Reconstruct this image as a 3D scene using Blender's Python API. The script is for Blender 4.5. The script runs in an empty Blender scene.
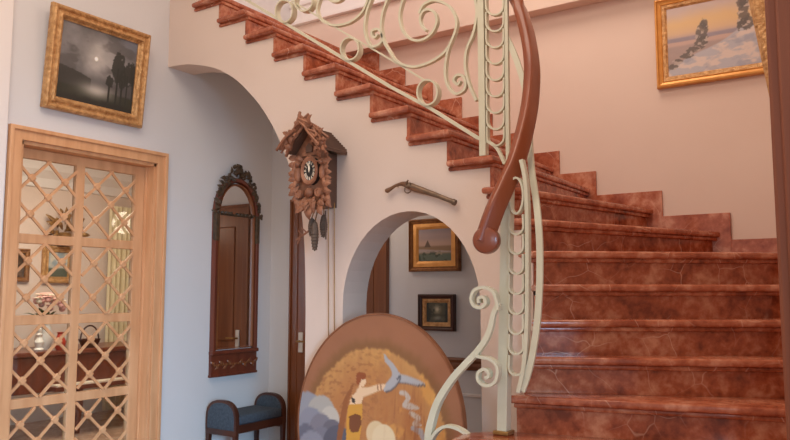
import bpy, bmesh, math, random
import numpy as np
from mathutils import Vector, Matrix
random.seed(4)
V = Vector
COL = bpy.context.scene.collection
# ------------------------------------------------------------------ camera frame (also used to measure contours)
FPX = 740.0; EYE = 1.3175
PSI = math.radians(33.6); PIT = math.atan(73 / 740)
CF = V((-math.sin(PSI) * math.cos(PIT), math.cos(PSI) * math.cos(PIT), math.sin(PIT)))
CR = V((math.cos(PSI), math.sin(PSI), 0)); CU = CR.cross(CF)
CAM = V((0, 0, EYE))
def on_y(px, py, y):
    d = CF + CR * ((px - 395) / FPX) + CU * ((220 - py) / FPX)
    return CAM + d * (y / d.y)
def on_y_many(pts, y): return [on_y(a, b, y) for a, b in pts]

# ------------------------------------------------------------------ materials
def lin(c):
    c = c / 255.0
    return c / 12.92 if c <= 0.04045 else ((c + 0.055) / 1.055) ** 2.4
def rgb(t): return (lin(t[0]), lin(t[1]), lin(t[2]), 1)
def mat(name, c1, c2=None, scale=6.0, rough=0.5, bump=0.0, bscale=None, metal=0.0, stretch=None, detail=4.0, coat=0.0, spec=0.5):
    m = bpy.data.materials.new(name); m.use_nodes = True
    nt = m.node_tree; N = nt.nodes; L = nt.links
    b = N['Principled BSDF']
    b.inputs['Roughness'].default_value = rough; b.inputs['Metallic'].default_value = metal
    b.inputs['Specular IOR Level'].default_value = spec
    b.inputs['Coat Weight'].default_value = coat; b.inputs['Coat Roughness'].default_value = 0.08
    tc = N.new('ShaderNodeTexCoord'); mp = N.new('ShaderNodeMapping')
    L.new(tc.outputs['Object'], mp.inputs['Vector'])
    if stretch: mp.inputs['Scale'].default_value = stretch
    nz = N.new('ShaderNodeTexNoise'); nz.inputs['Scale'].default_value = scale; nz.inputs['Detail'].default_value = detail
    L.new(mp.outputs['Vector'], nz.inputs['Vector'])
    cr = N.new('ShaderNodeValToRGB'); L.new(nz.outputs['Fac'], cr.inputs['Fac'])
    cr.color_ramp.elements[0].position = 0.3; cr.color_ramp.elements[1].position = 0.7
    cr.color_ramp.elements[0].color = rgb(c1); cr.color_ramp.elements[1].color = rgb(c2 or c1)
    L.new(cr.outputs['Color'], b.inputs['Base Color'])
    if bump:
        n2 = N.new('ShaderNodeTexNoise'); n2.inputs['Scale'].default_value = bscale or scale * 4; n2.inputs['Detail'].default_value = 3
        L.new(mp.outputs['Vector'], n2.inputs['Vector'])
        bp = N.new('ShaderNodeBump'); bp.inputs['Strength'].default_value = bump; bp.inputs['Distance'].default_value = 0.01
        L.new(n2.outputs['Fac'], bp.inputs['Height']); L.new(bp.outputs['Normal'], b.inputs['Normal'])
    return m
def marble(name, base, dark, light, seed):
    m = bpy.data.materials.new(name); m.use_nodes = True
    nt = m.node_tree; N = nt.nodes; L = nt.links; b = N['Principled BSDF']
    b.inputs['Roughness'].default_value = 0.13; b.inputs['Specular IOR Level'].default_value = 0.5
    tc = N.new('ShaderNodeTexCoord'); mp = N.new('ShaderNodeMapping'); mp.inputs['Location'].default_value = (seed, seed * 2.3, seed * .7)
    mp.inputs['Rotation'].default_value = (0.5, 0.4, 0.6)
    L.new(tc.outputs['Object'], mp.inputs['Vector'])
    n1 = N.new('ShaderNodeTexNoise'); n1.inputs['Scale'].default_value = 6.0; n1.inputs['Detail'].default_value = 7; n1.inputs['Roughness'].default_value = .65
    L.new(mp.outputs[0], n1.inputs['Vector'])
    r1 = N.new('ShaderNodeValToRGB'); e = r1.color_ramp.elements
    e[0].position = .36; e[0].color = rgb(dark); e[1].position = .66; e[1].color = rgb(light)
    k = r1.color_ramp.elements.new(.5); k.color = rgb(base)
    n4 = N.new('ShaderNodeTexNoise'); n4.inputs['Scale'].default_value = 28; n4.inputs['Detail'].default_value = 4
    L.new(mp.outputs[0], n4.inputs['Vector'])
    ma = N.new('ShaderNodeMath'); ma.operation = 'MULTIPLY_ADD'; ma.inputs[1].default_value = .32
    mb = N.new('ShaderNodeMath'); mb.operation = 'MULTIPLY_ADD'; mb.inputs[1].default_value = .85; mb.inputs[2].default_value = -.085
    L.new(n1.outputs['Fac'], mb.inputs[0]); L.new(n4.outputs['Fac'], ma.inputs[0]); L.new(mb.outputs[0], ma.inputs[2])
    L.new(ma.outputs[0], r1.inputs['Fac'])
    # thin crackled veins
    n2 = N.new('ShaderNodeTexNoise'); n2.inputs['Scale'].default_value = 2.2; n2.inputs['Detail'].default_value = 3
    L.new(mp.outputs[0], n2.inputs['Vector'])
    mx = N.new('ShaderNodeMix'); mx.data_type = 'VECTOR'; mx.inputs['Factor'].default_value = .22
    L.new(mp.outputs[0], mx.inputs[4]); L.new(n2.outputs['Color'], mx.inputs[5])
    vo = N.new('ShaderNodeTexVoronoi'); vo.feature = 'DISTANCE_TO_EDGE'; vo.inputs['Scale'].default_value = 5.5
    L.new(mx.outputs[1], vo.inputs['Vector'])
    r2 = N.new('ShaderNodeValToRGB'); r2.color_ramp.elements[0].position = 0.0; r2.color_ramp.elements[0].color = (1, 1, 1, 1)
    r2.color_ramp.elements[1].position = .012; r2.color_ramp.elements[1].color = (0, 0, 0, 1)
    L.new(vo.outputs['Distance'], r2.inputs['Fac'])
    n3 = N.new('ShaderNodeTexNoise'); n3.inputs['Scale'].default_value = 2.7
    L.new(mp.outputs[0], n3.inputs['Vector'])
    r3 = N.new('ShaderNodeValToRGB'); r3.color_ramp.elements[0].position = .46; r3.color_ramp.elements[1].position = .62
    L.new(n3.outputs['Fac'], r3.inputs['Fac'])
    mu = N.new('ShaderNodeMath'); mu.operation = 'MULTIPLY'
    m7 = N.new('ShaderNodeMath'); m7.operation = 'MULTIPLY'; m7.inputs[1].default_value = .7
    L.new(r2.outputs['Color'], mu.inputs[0]); L.new(r3.outputs['Color'], mu.inputs[1])
    mc = N.new('ShaderNodeMix'); mc.data_type = 'RGBA'
    L.new(mu.outputs[0], m7.inputs[0]); L.new(m7.outputs[0], mc.inputs['Factor']); L.new(r1.outputs['Color'], mc.inputs[6]); mc.inputs[7].default_value = rgb((222, 178, 152))
    L.new(mc.outputs[2], b.inputs['Base Color'])
    return m
def glass_mat(name, tint=(245, 248, 245)):
    m = bpy.data.materials.new(name); m.use_nodes = True; nt = m.node_tree; N = nt.nodes; L = nt.links
    out = N['Material Output']; N.remove(N['Principled BSDF'])
    t = N.new('ShaderNodeBsdfTransparent'); t.inputs['Color'].default_value = rgb(tint)
    g = N.new('ShaderNodeBsdfGlossy'); g.inputs['Roughness'].default_value = .02
    f = N.new('ShaderNodeFresnel'); f.inputs['IOR'].default_value = 1.45
    x = N.new('ShaderNodeMixShader'); L.new(f.outputs[0], x.inputs[0]); L.new(t.outputs[0], x.inputs[1]); L.new(g.outputs[0], x.inputs[2])
    L.new(x.outputs[0], out.inputs['Surface'])
    return m
def painted(name, rough=0.45, bump=.25):
    m = bpy.data.materials.new(name); m.use_nodes = True; nt = m.node_tree; N = nt.nodes; L = nt.links; b = N['Principled BSDF']
    a = N.new('ShaderNodeAttribute'); a.attribute_name = 'paint'
    L.new(a.outputs['Color'], b.inputs['Base Color']); b.inputs['Roughness'].default_value = rough
    tc = N.new('ShaderNodeTexCoord'); nz = N.new('ShaderNodeTexNoise'); nz.inputs['Scale'].default_value = 120
    L.new(tc.outputs['Object'], nz.inputs['Vector'])
    bp = N.new('ShaderNodeBump'); bp.inputs['Strength'].default_value = bump; bp.inputs['Distance'].default_value = .002
    L.new(nz.outputs['Fac'], bp.inputs['Height']); L.new(bp.outputs['Normal'], b.inputs['Normal'])
    return m

M = {}
M['wall'] = mat('plaster_warm', (222, 198, 184), (226, 203, 189), 1.5, .85, .05, 60)
M['wall_left'] = mat('plaster_pale', (216, 213, 213), (220, 217, 217), 1.5, .85, .05, 60)
M['stair_wall'] = mat('plaster_stair', (219, 198, 185), (223, 203, 190), 1.5, .85, .05, 60)
M['white'] = mat('plaster_white', (235, 226, 222), (238, 230, 226), 2, .8)
M['marble_tread'] = marble('marble_tread', (174, 98, 69), (140, 68, 46), (206, 144, 116), 1.7)
M['marble_riser'] = marble('marble_riser', (166, 86, 55), (118, 52, 30), (202, 138, 106), 5.1)
M['iron'] = mat('painted_iron', (206, 200, 174), (214, 208, 184), 12, .4, .05, 80)
M['rail_wood'] = mat('handrail_wood', (126, 58, 31), (150, 78, 45), 5, .35, .06, 60, stretch=(1, 1, .3), coat=.3)
M['pine'] = mat('pine_wood', (208, 150, 104), (228, 174, 128), 3, .5, .08, 70, stretch=(6, 6, .8))
M['red_wood'] = mat('mahogany', (92, 42, 28), (118, 58, 38), 3, .35, .05, 60, stretch=(6, 6, .6), coat=.2)
M['door_wood'] = mat('door_mahogany', (112, 62, 32), (136, 80, 44), 2.5, .4, .04, 50, stretch=(7, 7, .5))
M['dark_wood'] = mat('dark_wood', (58, 30, 22), (84, 46, 32), 4, .4, .1, 60)
M['jamb_wood'] = mat('jamb_wood', (118, 62, 40), (134, 74, 48), 3, .45, .05, 60, stretch=(7, 7, .6))
M['carved_dark'] = mat('carved_dark', (52, 42, 32), (88, 66, 44), 30, .4, .3, 60)
M['clock_wood'] = mat('clock_wood', (118, 72, 50), (168, 112, 82), 18, .55, .3, 90)
M['clock_case'] = mat('clock_case', (88, 62, 50), (106, 76, 60), 10, .5)
M['gold'] = mat('gilt', (170, 120, 70), (220, 172, 116), 34, .4, .9, 70, metal=.3)
M['gold_bright'] = mat('gilt_bright', (206, 140, 66), (222, 160, 86), 20, .35, .2, 90, metal=.3)
M['gold_dark'] = mat('gilt_dark', (124, 78, 40), (158, 106, 58), 30, .4, .4, 90, metal=.3)
M['copper_rim'] = mat('copper_rim', (132, 84, 58), (156, 102, 70), 12, .35, metal=.3)
M['fabric'] = mat('slate_fabric', (58, 68, 80), (74, 86, 98), 60, .95, .3, 200)
M['steel'] = mat('gun_steel', (96, 78, 62), (130, 104, 82), 20, .4, .1, 80, metal=.4)
M['gun_wood'] = mat('gun_wood', (98, 66, 46), (128, 90, 62), 14, .5, .1, 80)
M['brass'] = mat('brass', (150, 112, 64), (176, 136, 80), 20, .35, metal=.7)
M['cone'] = mat('pine_cone_iron', (78, 62, 52), (104, 84, 70), 60, .6, .6, 160)
M['ivory'] = mat('ivory', (232, 214, 190), (240, 224, 204), 10, .5)
M['black'] = mat('black', (26, 20, 18), (34, 28, 24), 10, .5)
M['switch'] = mat('switch_plastic', (214, 206, 196), (220, 212, 202), 10, .4)
M['floor'] = marble('floor_marble', (196, 160, 138), (176, 138, 116), (214, 184, 164), 9.0)
M['curtain'] = mat('curtain_cloth', (222, 204, 166), (232, 216, 182), 8, .9)
M['pink'] = mat('pink_petal', (226, 160, 150), (240, 190, 182), 20, .8)
M['cream_petal'] = mat('cream_petal', (230, 214, 190), (240, 228, 208), 20, .8)
M['leaf'] = mat('leaf_green', (74, 88, 56), (104, 116, 74), 20, .7)
M['bronze'] = mat('bronze_leaf', (120, 84, 46), (158, 116, 66), 30, .45, .3, 80, metal=.3)
M['porcelain'] = mat('porcelain', (226, 220, 212), (236, 232, 226), 10, .25)
M['red_glaze'] = mat('red_glaze', (166, 52, 38), (190, 72, 52), 10, .3)
M['glass'] = glass_mat('clear_glass')
mm = bpy.data.materials.new('mirror_silver'); mm.use_nodes = True
_b = mm.node_tree.nodes['Principled BSDF']; _b.inputs['Metallic'].default_value = 1; _b.inputs['Roughness'].default_value = .02
_b.inputs['Base Color'].default_value = (.86, .85, .83, 1); M['mirror'] = mm
M['paint'] = painted('oil_paint')
M['lacquer'] = painted('lacquer_paint', .4, .1)

# ------------------------------------------------------------------ mesh helpers
class B:
    def __init__(s): s.bm = bmesh.new()
    def _add(s, vs, fs, X=None):
        v = [s.bm.verts.new((X @ V(p)) if X else V(p)) for p in vs]
        out = []
        for f in fs:
            try: out.append(s.bm.faces.new([v[i] for i in f]))
            except ValueError: pass
        return v, out
    def box(s, lo, hi, X=None, bev=0, seg=2):
        x0, y0, z0 = lo; x1, y1, z1 = hi
        vs = [(x0, y0, z0), (x1, y0, z0), (x1, y1, z0), (x0, y1, z0), (x0, y0, z1), (x1, y0, z1), (x1, y1, z1), (x0, y1, z1)]
        v, f = s._add(vs, [(0, 3, 2, 1), (4, 5, 6, 7), (0, 1, 5, 4), (1, 2, 6, 5), (2, 3, 7, 6), (3, 0, 4, 7)], X)
        if bev:
            es = list({e for q in f for e in q.edges})
            bmesh.ops.bevel(s.bm, geom=es, offset=bev, segments=seg, affect='EDGES', profile=.5)
        return s
    def prism(s, pts, a0, a1, X=None, axis='z', bev=0, seg=2):
        """pts (p,q) polygon swept along an axis: z -> (p,q,a); y -> (p,a,q); x -> (a,p,q)"""
        def mk(p, a): return {'z': (p[0], p[1], a), 'y': (p[0], a, p[1]), 'x': (a, p[0], p[1])}[axis]
        n = len(pts)
        vs = [mk(p, a0) for p in pts] + [mk(p, a1) for p in pts]
        fs = [tuple(range(n - 1, -1, -1)), tuple(range(n, 2 * n))] + [(i, (i + 1) % n, n + (i + 1) % n, n + i) for i in range(n)]
        v, f = s._add(vs, fs, X)
        bmesh.ops.recalc_face_normals(s.bm, faces=f)
        if bev:
            es = list({e for q in f[:2] for e in q.edges})
            bmesh.ops.bevel(s.bm, geom=es, offset=bev, segments=seg, affect='EDGES', profile=.5)
        return s
    def sweep(s, path, sec, ref, closed=False, X=None, scale=None):
        """sec: polygon of (a,b); a along side = T x ref, b along ref made square to T"""
        P = [V(p) for p in path]; n = len(P); m = len(sec); rings = []
        for i in range(n):
            if closed: T = (P[(i + 1) % n] - P[i - 1])
            else: T = P[min(i + 1, n - 1)] - P[max(i - 1, 0)]
            T.normalize()
            r = ref(i / max(n - 1, 1)) if callable(ref) else V(ref)
            side = T.cross(r)
            if side.length < 1e-6: side = V((1, 0, 0))
            side.normalize(); b = side.cross(T).normalized()
            k = scale[i] if scale else 1
            rings.append([P[i] + side * (q[0] * k) + b * (q[1] * k) for q in sec])
        vs = [p for rg in rings for p in rg]; fs = []
        for i in range(n if closed else n - 1):
            j = (i + 1) % n
            for q in range(m): fs.append((i * m + q, i * m + (q + 1) % m, j * m + (q + 1) % m, j * m + q))
        if not closed: fs += [tuple(range(m - 1, -1, -1)), tuple((n - 1) * m + q for q in range(m))]
        v, f = s._add(vs, fs, X); bmesh.ops.recalc_face_normals(s.bm, faces=f)
        return s
    def strap(s, path, t, w, ref, closed=False, X=None):
        return s.sweep(path, [(-t / 2, -w / 2), (t / 2, -w / 2), (t / 2, w / 2), (-t / 2, w / 2)], ref, closed, X)
    def tube(s, path, r, seg=8, closed=False, X=None, radii=None):
        d = V(path[-1]) - V(path[0])
        ref = V((0, 0, 1)) if abs(d.normalized().z if d.length else 0) < .85 else V((0, 1, .1))
        sec = [(math.cos(2 * math.pi * i / seg) * r, math.sin(2 * math.pi * i / seg) * r) for i in range(seg)]
        return s.sweep(path, sec, ref, closed, X, radii)
    def lathe(s, prof, X=None, seg=20):
        """prof [(r,z)] about local z"""
        n = len(prof); vs = []; fs = []
        for i in range(seg):
            a = 2 * math.pi * i / seg
            vs += [(r * math.cos(a), r * math.sin(a), z) for r, z in prof]
        for i in range(seg):
            j = (i + 1) % seg
            for q in range(n - 1): fs.append((i * n + q, j * n + q, j * n + q + 1, i * n + q + 1))
        v, f = s._add(vs, fs, X)
        bmesh.ops.remove_doubles(s.bm, verts=v, dist=1e-5)
        return s
    def ball(s, c, r, X=None, sub=2):
        r = (r, r, r) if not hasattr(r, '__len__') else r
        Y = Matrix.Translation(V(c)) @ Matrix.Diagonal((r[0], r[1], r[2], 1))
        bmesh.ops.create_icosphere(s.bm, subdivisions=sub, radius=1, matrix=(X @ Y) if X else Y)
        return s
    def leaf(s, c, d, n, ln, w, X=None, curl=.2):
        """pointed leaf from c along d with face normal n"""
        d = V(d).normalized(); n = V(n).normalized(); sd = d.cross(n).normalized(); c = V(c)
        rows = [(0, .12), (.25, .8), (.5, 1), (.75, .65), (1, .05)]
        vs = []
        for t, k in rows:
            o = c + d * (ln * t) + n * (curl * ln * math.sin(t * 3.1))
            for q, hh in ((-1, 0), (0, .18), (1, 0), (0, -.1)): vs.append(o + sd * (q * w * k * .5) + n * (hh * w * k))
        fs = []
        for i in range(len(rows) - 1):
            for q in range(4): fs.append((i * 4 + q, i * 4 + (q + 1) % 4, i * 4 + 4 + (q + 1) % 4, i * 4 + 4 + q))
        fs += [(3, 2, 1, 0), tuple((len(rows) - 1) * 4 + q for q in range(4))]
        s._add(vs, fs, X); return s
    def frame(s, W, H, prof, X):
        """mitred picture frame; prof [(inset, height)] closed outline"""
        n = len(prof); vs = []
        for d, h in prof:
            w, e = W / 2 - d, H / 2 - d
            vs += [(-w, -e, h), (w, -e, h), (w, e, h), (-w, e, h)]
        fs = []
        for i in range(n):
            j = (i + 1) % n
            for q in range(4): fs.append((i * 4 + q, i * 4 + (q + 1) % 4, j * 4 + (q + 1) % 4, j * 4 + q))
        v, f = s._add(vs, fs, X); bmesh.ops.recalc_face_normals(s.bm, faces=f); return s
def link(name, b, m, parent=None, smooth=False, kind=None, label=None, origin=None):
    o_at = V(parent['_at']) if parent is not None else (V(origin) if origin is not None else None)
    if o_at is not None:
        for v in b.bm.verts: v.co -= o_at
    bmesh.ops.recalc_face_normals(b.bm, faces=b.bm.faces)
    me = bpy.data.meshes.new(name); b.bm.to_mesh(me); b.bm.free()
    if smooth:
        for p in me.polygons: p.use_smooth = True
        try: me.set_sharp_from_angle(angle=math.radians(38))
        except Exception: pass
    me.materials.append(M[m] if isinstance(m, str) else m)
    o = bpy.data.objects.new(name, me); COL.objects.link(o)
    if parent is not None:
        o.parent = parent; o['_at'] = list(parent['_at'])
    elif origin is not None: o.location = origin; o['_at'] = list(origin)
    else: o['_at'] = [0, 0, 0]
    if kind: o['kind'] = kind
    if label: o['label'] = label
    return o
def thing(name, label, cat, at, group=None):
    o = bpy.data.objects.new(name, None); COL.objects.link(o); o.location = at; o['_at'] = list(at)
    o.empty_display_size = .05
    if label: o['label'] = label
    if cat: o['category'] = cat
    if group: o['group'] = group
    return o
def structure(name, at=(0, 0, 0)):
    o = thing(name, None, None, at); o['kind'] = 'structure'; return o
def tag(o, label, cat, group=None):
    o['label'] = label; o['category'] = cat
    if group: o['group'] = group
    return o
def smooth_path(pts, n=6, closed=False):
    P = [V(p) for p in pts]; out = []; N = len(P)
    for i in range(N if closed else N - 1):
        if closed: a, b, c, d = P[i - 1], P[i], P[(i + 1) % N], P[(i + 2) % N]
        else: a, b, c, d = P[max(i - 1, 0)], P[i], P[i + 1], P[min(i + 2, N - 1)]
        for k in range(n):
            t = k / n
            out.append(.5 * ((2 * b) + (c - a) * t + (2 * a - 5 * b + 4 * c - d) * t * t + (3 * b - a - 3 * c + d) * t ** 3))
    if not closed: out.append(P[-1])
    return out
def basis(o, ux, uy):
    ux = V(ux).normalized(); uy = V(uy).normalized(); uz = ux.cross(uy)
    m = Matrix.Identity(4)
    for i in range(3): m[i][0], m[i][1], m[i][2], m[i][3] = ux[i], uy[i], uz[i], o[i]
    return m
# --- painted surfaces: a grid whose point colours are a picture
_rs = np.random.RandomState(3)
def vnoise(x, y, sc, seed=0, octs=4):
    out = 0; amp = 1; tot = 0
    for o in range(octs):
        X = x * sc + seed * 7.3; Y = y * sc + seed * 3.1
        xi = np.floor(X).astype(int); yi = np.floor(Y).astype(int); fx = X - xi; fy = Y - yi
        fx = fx * fx * (3 - 2 * fx); fy = fy * fy * (3 - 2 * fy)
        def h(a, b):
            t = np.sin((a * 127.1 + b * 311.7 + seed * 17.7 + o * 5.3)) * 43758.5453
            return t - np.floor(t)
        v = (h(xi, yi) * (1 - fx) + h(xi + 1, yi) * fx) * (1 - fy) + (h(xi, yi + 1) * (1 - fx) + h(xi + 1, yi + 1) * fx) * fy
        out = out + v * amp; tot += amp; amp *= .5; sc *= 2
    return out / tot
def ss(a, b, x): t = np.clip((x - a) / (b - a), 0, 1); return t * t * (3 - 2 * t)
def mixc(c, d, k):
    k = np.asarray(k)[:, None]; return c * (1 - k) + np.array(d, float)[None, :] * k if np.asarray(d).ndim == 1 else c * (1 - k) + d * k
def inpoly(x, y, poly):
    r = np.zeros(x.shape, bool); n = len(poly)
    for i in range(n):
        x0, y0 = poly[i]; x1, y1 = poly[(i + 1) % n]
        c = ((y0 > y) != (y1 > y)) & (x < (x1 - x0) * (y - y0) / ((y1 - y0) or 1e-9) + x0)
        r ^= c
    return r
def near_line(x, y, pts, w):
    """soft coverage of a polyline whose half width runs w (number or list)"""
    best = np.zeros(x.shape)
    ws = w if hasattr(w, '__len__') else [w] * len(pts)
    for i in range(len(pts) - 1):
        a = np.array(pts[i], float); b = np.array(pts[i + 1], float); d = b - a; L2 = d @ d + 1e-12
        t = np.clip(((x - a[0]) * d[0] + (y - a[1]) * d[1]) / L2, 0, 1)
        ww = ws[i] * (1 - t) + ws[i + 1] * t
        dist = np.hypot(x - a[0] - t * d[0], y - a[1] - t * d[1])
        best = np.maximum(best, np.clip((ww - dist) / (ww * .35) + .5, 0, 1))
    return best
def colour_mesh(me, cols):
    c = np.clip(cols, 0, 255) / 255.0
    c = np.where(c <= .04045, c / 12.92, ((c + .055) / 1.055) ** 2.4)
    at = me.color_attributes.new('paint', 'FLOAT_COLOR', 'POINT')
    at.data.foreach_set('color', np.concatenate([c, np.ones((len(c), 1))], 1).astype(np.float32).ravel())
def canvas(name, W, H, z, X, fn, parent, nx=110, m='paint', thick=.012):
    ny = max(8, int(nx * H / W)); at = V(parent['_at'])
    us, vs_ = np.meshgrid(np.linspace(0, 1, nx), np.linspace(0, 1, ny)); u = us.ravel(); v = vs_.ravel()
    verts = [(X @ V(((a - .5) * W, (b - .5) * H, z))) - at for a, b in zip(u, v)]
    n0 = len(verts)
    cor = [(X @ V((sx * W / 2, sy * H / 2, z - thick))) - at for sx, sy in ((-1, -1), (1, -1), (1, 1), (-1, 1))]
    faces = [(j * nx + i, j * nx + i + 1, (j + 1) * nx + i + 1, (j + 1) * nx + i) for j in range(ny - 1) for i in range(nx - 1)]
    faces.append((n0 + 3, n0 + 2, n0 + 1, n0))
    bot = list(range(nx)); top = [(ny - 1) * nx + i for i in range(nx)]; lf = [j * nx for j in range(ny)]; rt = [j * nx + nx - 1 for j in range(ny)]
    faces += [tuple([n0, n0 + 1] + bot[::-1]), tuple([n0 + 2, n0 + 3] + top), tuple([n0 + 3, n0] + lf), tuple([n0 + 1, n0 + 2] + rt[::-1])]
    me = bpy.data.meshes.new(name); me.from_pydata([tuple(p) for p in verts + cor], [], faces); me.update()
    cols = fn(u, v); colour_mesh(me, np.concatenate([cols, np.full((4, 3), 90.0)]))
    me.materials.append(M[m]); o = bpy.data.objects.new(name, me); COL.objects.link(o); o.parent = parent; o['_at'] = list(at)
    return o

# ================================================================== THE SETTING
XL = -4.357; YA = 3.52; YF = 4.65; YB = 5.0; XR = -.265; CEIL = 4.75
def Tz(k): return EYE + (k - 4.75) * .17
b = B(); b.box((-4.5, -3, -.1), (2.5, 5.1, 0)); link('floor', b, 'floor', kind='structure')
b = B(); b.box((-8, -.6, CEIL), (2.5, 5.2, CEIL + .1)); link('ceiling', b, 'white', kind='structure')
# left wall with its doorway
D0, D1, DT = 2.436, 3.443, 2.244
b = B()
b.prism([(-3, 0), (D0, 0), (D0, DT), (D1, DT), (D1, 0), (YB - .001, 0), (YB - .001, CEIL), (-3, CEIL)], XL - .14, XL, axis='x')
link('wall_left', b, 'wall_left', kind='structure')
b = B(); b.box((XL, 1.0, 0), (XL + .035, 2.335, CEIL), bev=.006); link('wall_left_pilaster', b, 'white', kind='structure')
# back wall of the stair and the partition under the flight
b = B(); b.box((XL - .13, YB, 0), (XR + .25, YB + .15, CEIL)); link('wall_back', b, 'wall', kind='structure')
b = B(); b.prism([(-4.5, 0), (-1.6, 0), (-1.6, 1.62), (-4.5, 3.2)], YF, YF + .12, axis='y'); link('wall_under_stairs', b, 'wall_left', kind='structure')
b = B(); b.box((XR, 2.5, 0), (XR + .22, YB, CEIL)); link('wall_right', b, 'wall', kind='structure')
# stair wall with two arches, its top stepped under the treads
def Nx(k): return -1.70 - .262 * (k - 9)
arch1 = [(-4.357, 2.983), (-4.15, 2.968), (-3.969, 2.925), (-3.84, 2.882), (-3.725, 2.822), (-3.62, 2.752), (-3.524, 2.667), (-3.44, 2.585), (-3.364, 2.494), (-3.30, 2.405),
         (-3.242, 2.31), (-3.185, 2.20), (-3.13, 2.085), (-3.085, 1.975), (-3.05, 1.861), (-3.03, 1.74), (-3.015, 1.60), (-3.005, 1.40), (-3.0, 1.2), (-3.0, 0)]
arch2 = [(-2.715, 0), (-2.712, 1.0)] + [(-2.255 - .457 * math.cos(a), 1.245 + .535 * math.sin(a)) for a in [math.pi * i / 24 for i in range(25)]] + [(-1.797, 1.0), (-1.797, 0)]
# smooth first arch
a1 = [(p.x, p.z) for p in smooth_path([(x, 0, z) for x, z in arch1[:-1]], 3)] + [(-3.0, 0)]
saw = []
for k in range(6, 18):
    xr = (Nx(k) - .012) if k >= 9 else {8: -1.65, 7: -1.56, 6: -1.50}[k]
    xn = (Nx(k + 1) - .012) if k + 1 >= 9 else {8: -1.65, 7: -1.56}[k + 1]
    zz = Tz(k) - (.037 if k >= 9 else .06); saw += [(xr, zz), (xn, zz)]
poly = a1[::-1] + [(-4.357, Tz(18) - .06), (Nx(18) - .012, Tz(18) - .06)] + saw[::-1] + [(-1.50, Tz(6) - .06), (-1.50, 0)] + arch2[::-1]
b = B(); b.prism(poly, YA, YA + .24, axis='y'); bmesh.ops.triangulate(b.bm, faces=[f for f in b.bm.faces if len(f.verts) > 8])
link('wall_stairs', b, 'stair_wall', kind='structure')
b = B()
for y0, y1, zt in ((3.27, 3.37, Tz(2)), (3.37, 3.46, Tz(3)), (3.46, 3.54, Tz(4))): b.box((-1.446, y0, 0), (-1.43, y1, zt - .06))
b.box((-1.51, 3.53, 0), (-1.43, 3.56, Tz(4) - .06))
link('wall_stair_end', b, 'stair_wall', kind='structure')
# sloping underside of the flight
b = B(); sl = .17 / .262
b.prism([(-1.76, Tz(9) - .24), (-4.357, Tz(9) - .24 + sl * (4.357 - 1.76)), (-4.357, Tz(9) - .12 + sl * (4.357 - 1.76)), (-1.76, Tz(9) - .12)], YA + .24, YB, axis='y')
link('ceiling_under_stairs', b, 'stair_wall', kind='structure')
# ledges high on the back wall
b = B(); b.box((XL, YB - .12, 3.355), (XR, YB, 3.70), bev=.004); link('trim_1', b, 'wall', kind='structure')
b = B(); b.box((XL, YB - .15, 3.72), (XR, YB, 4.74)); b.box((XL, YB - .16, 3.70), (XR, YB, 3.735), bev=.006); b.box((XL, YB - .17, 3.86), (XR, YB, 3.9), bev=.01); link('trim_2', b, 'white', kind='structure')
# chair rail and dado line on the partition
b = B(); b.prism([(YF, .78), (YF - .022, .785), (YF - .028, .81), (YF - .02, .83), (YF - .028, .85), (YF - .018, .862), (YF, .865)], -3.08, -1.62, axis='x'); link('trim_3', b, 'door_wood', kind='structure')
b = B(); b.prism([(YF, .60), (YF - .012, .603), (YF - .012, .618), (YF, .622)], -3.08, -1.62, axis='x'); link('trim_4', b, 'white', kind='structure')
# wooden casing at the end of the right wall
b = B(); b.box((XR - .002, 2.46, 0), (XR + .24, 2.502, 3.2), bev=.006); b.box((XR + .025, 2.435, 0), (XR + .2, 2.462, 3.2), bev=.008)
b.box((XR - .006, 2.463, 0), (XR + .012, 2.53, 3.2), bev=.005); link('trim_5', b, 'jamb_wood', kind='structure')

# ------------------------------------------------------------------ lattice door in the left wall
door = structure('door_1', (XL, D0, 0))
b = B()
def casing(y0, y1, zt, w):
    b.prism([(y0, 0), (y0, zt), (y1, zt), (y1, 0), (y1 - w, 0), (y1 - w, zt - w), (y0 + w, zt - w), (y0 + w, 0)], XL, XL + .022, axis='x', bev=.004)
casing(2.353, 3.526, 2.329, .084)
b.prism([(2.353, 0), (2.353, 2.329), (3.526, 2.329), (3.526, 0), (3.50, 0), (3.50, 2.303), (2.379, 2.303), (2.379, 0)], XL + .02, XL + .036, axis='x', bev=.005)
link('door_casing', b, 'pine', door)
b = B(); b.box((XL - .14, D0 - .001, 0), (XL + .001, D0 + .02, DT)); b.box((XL - .14, D1 - .02, 0), (XL + .001, D1 + .001, DT)); b.box((XL - .14, D0, DT - .02), (XL + .001, D1, DT + .001))
b.box((XL - .085, D0 + .02, 0), (XL - .07, D0 + .032, DT - .02)); b.box((XL - .085, D1 - .032, 0), (XL - .07, D1 - .02, DT - .02))
link('door_lining', b, 'pine', door)
LX0, LX1 = XL - .13, XL - .09; ya, yb = D0 + .021, D1 - .021
stile, mull = .085, .064; ym = (ya + .022 + yb - .085) / 2
leaf = B()
leaf.box((LX0, ya, .01), (LX1, ya + .022, DT - .022), bev=.004); leaf.box((LX0, yb - stile, .01), (LX1, yb, DT - .022), bev=.004)
leaf.box((LX0 + .001, ym - mull / 2, .02), (LX1 - .001, ym + mull / 2, DT - .03), bev=.004)
rails = [(.01, .2), (.615, .675), (1.12, 1.18), (1.625, 1.685), (DT - .085, DT - .022)]
for z0, z1 in rails: leaf.box((LX0 + .002, ya + .01, z0), (LX1 - .002, yb - .01, z1), bev=.004)
leafo = link('door_leaf', leaf, 'pine', door)
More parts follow.
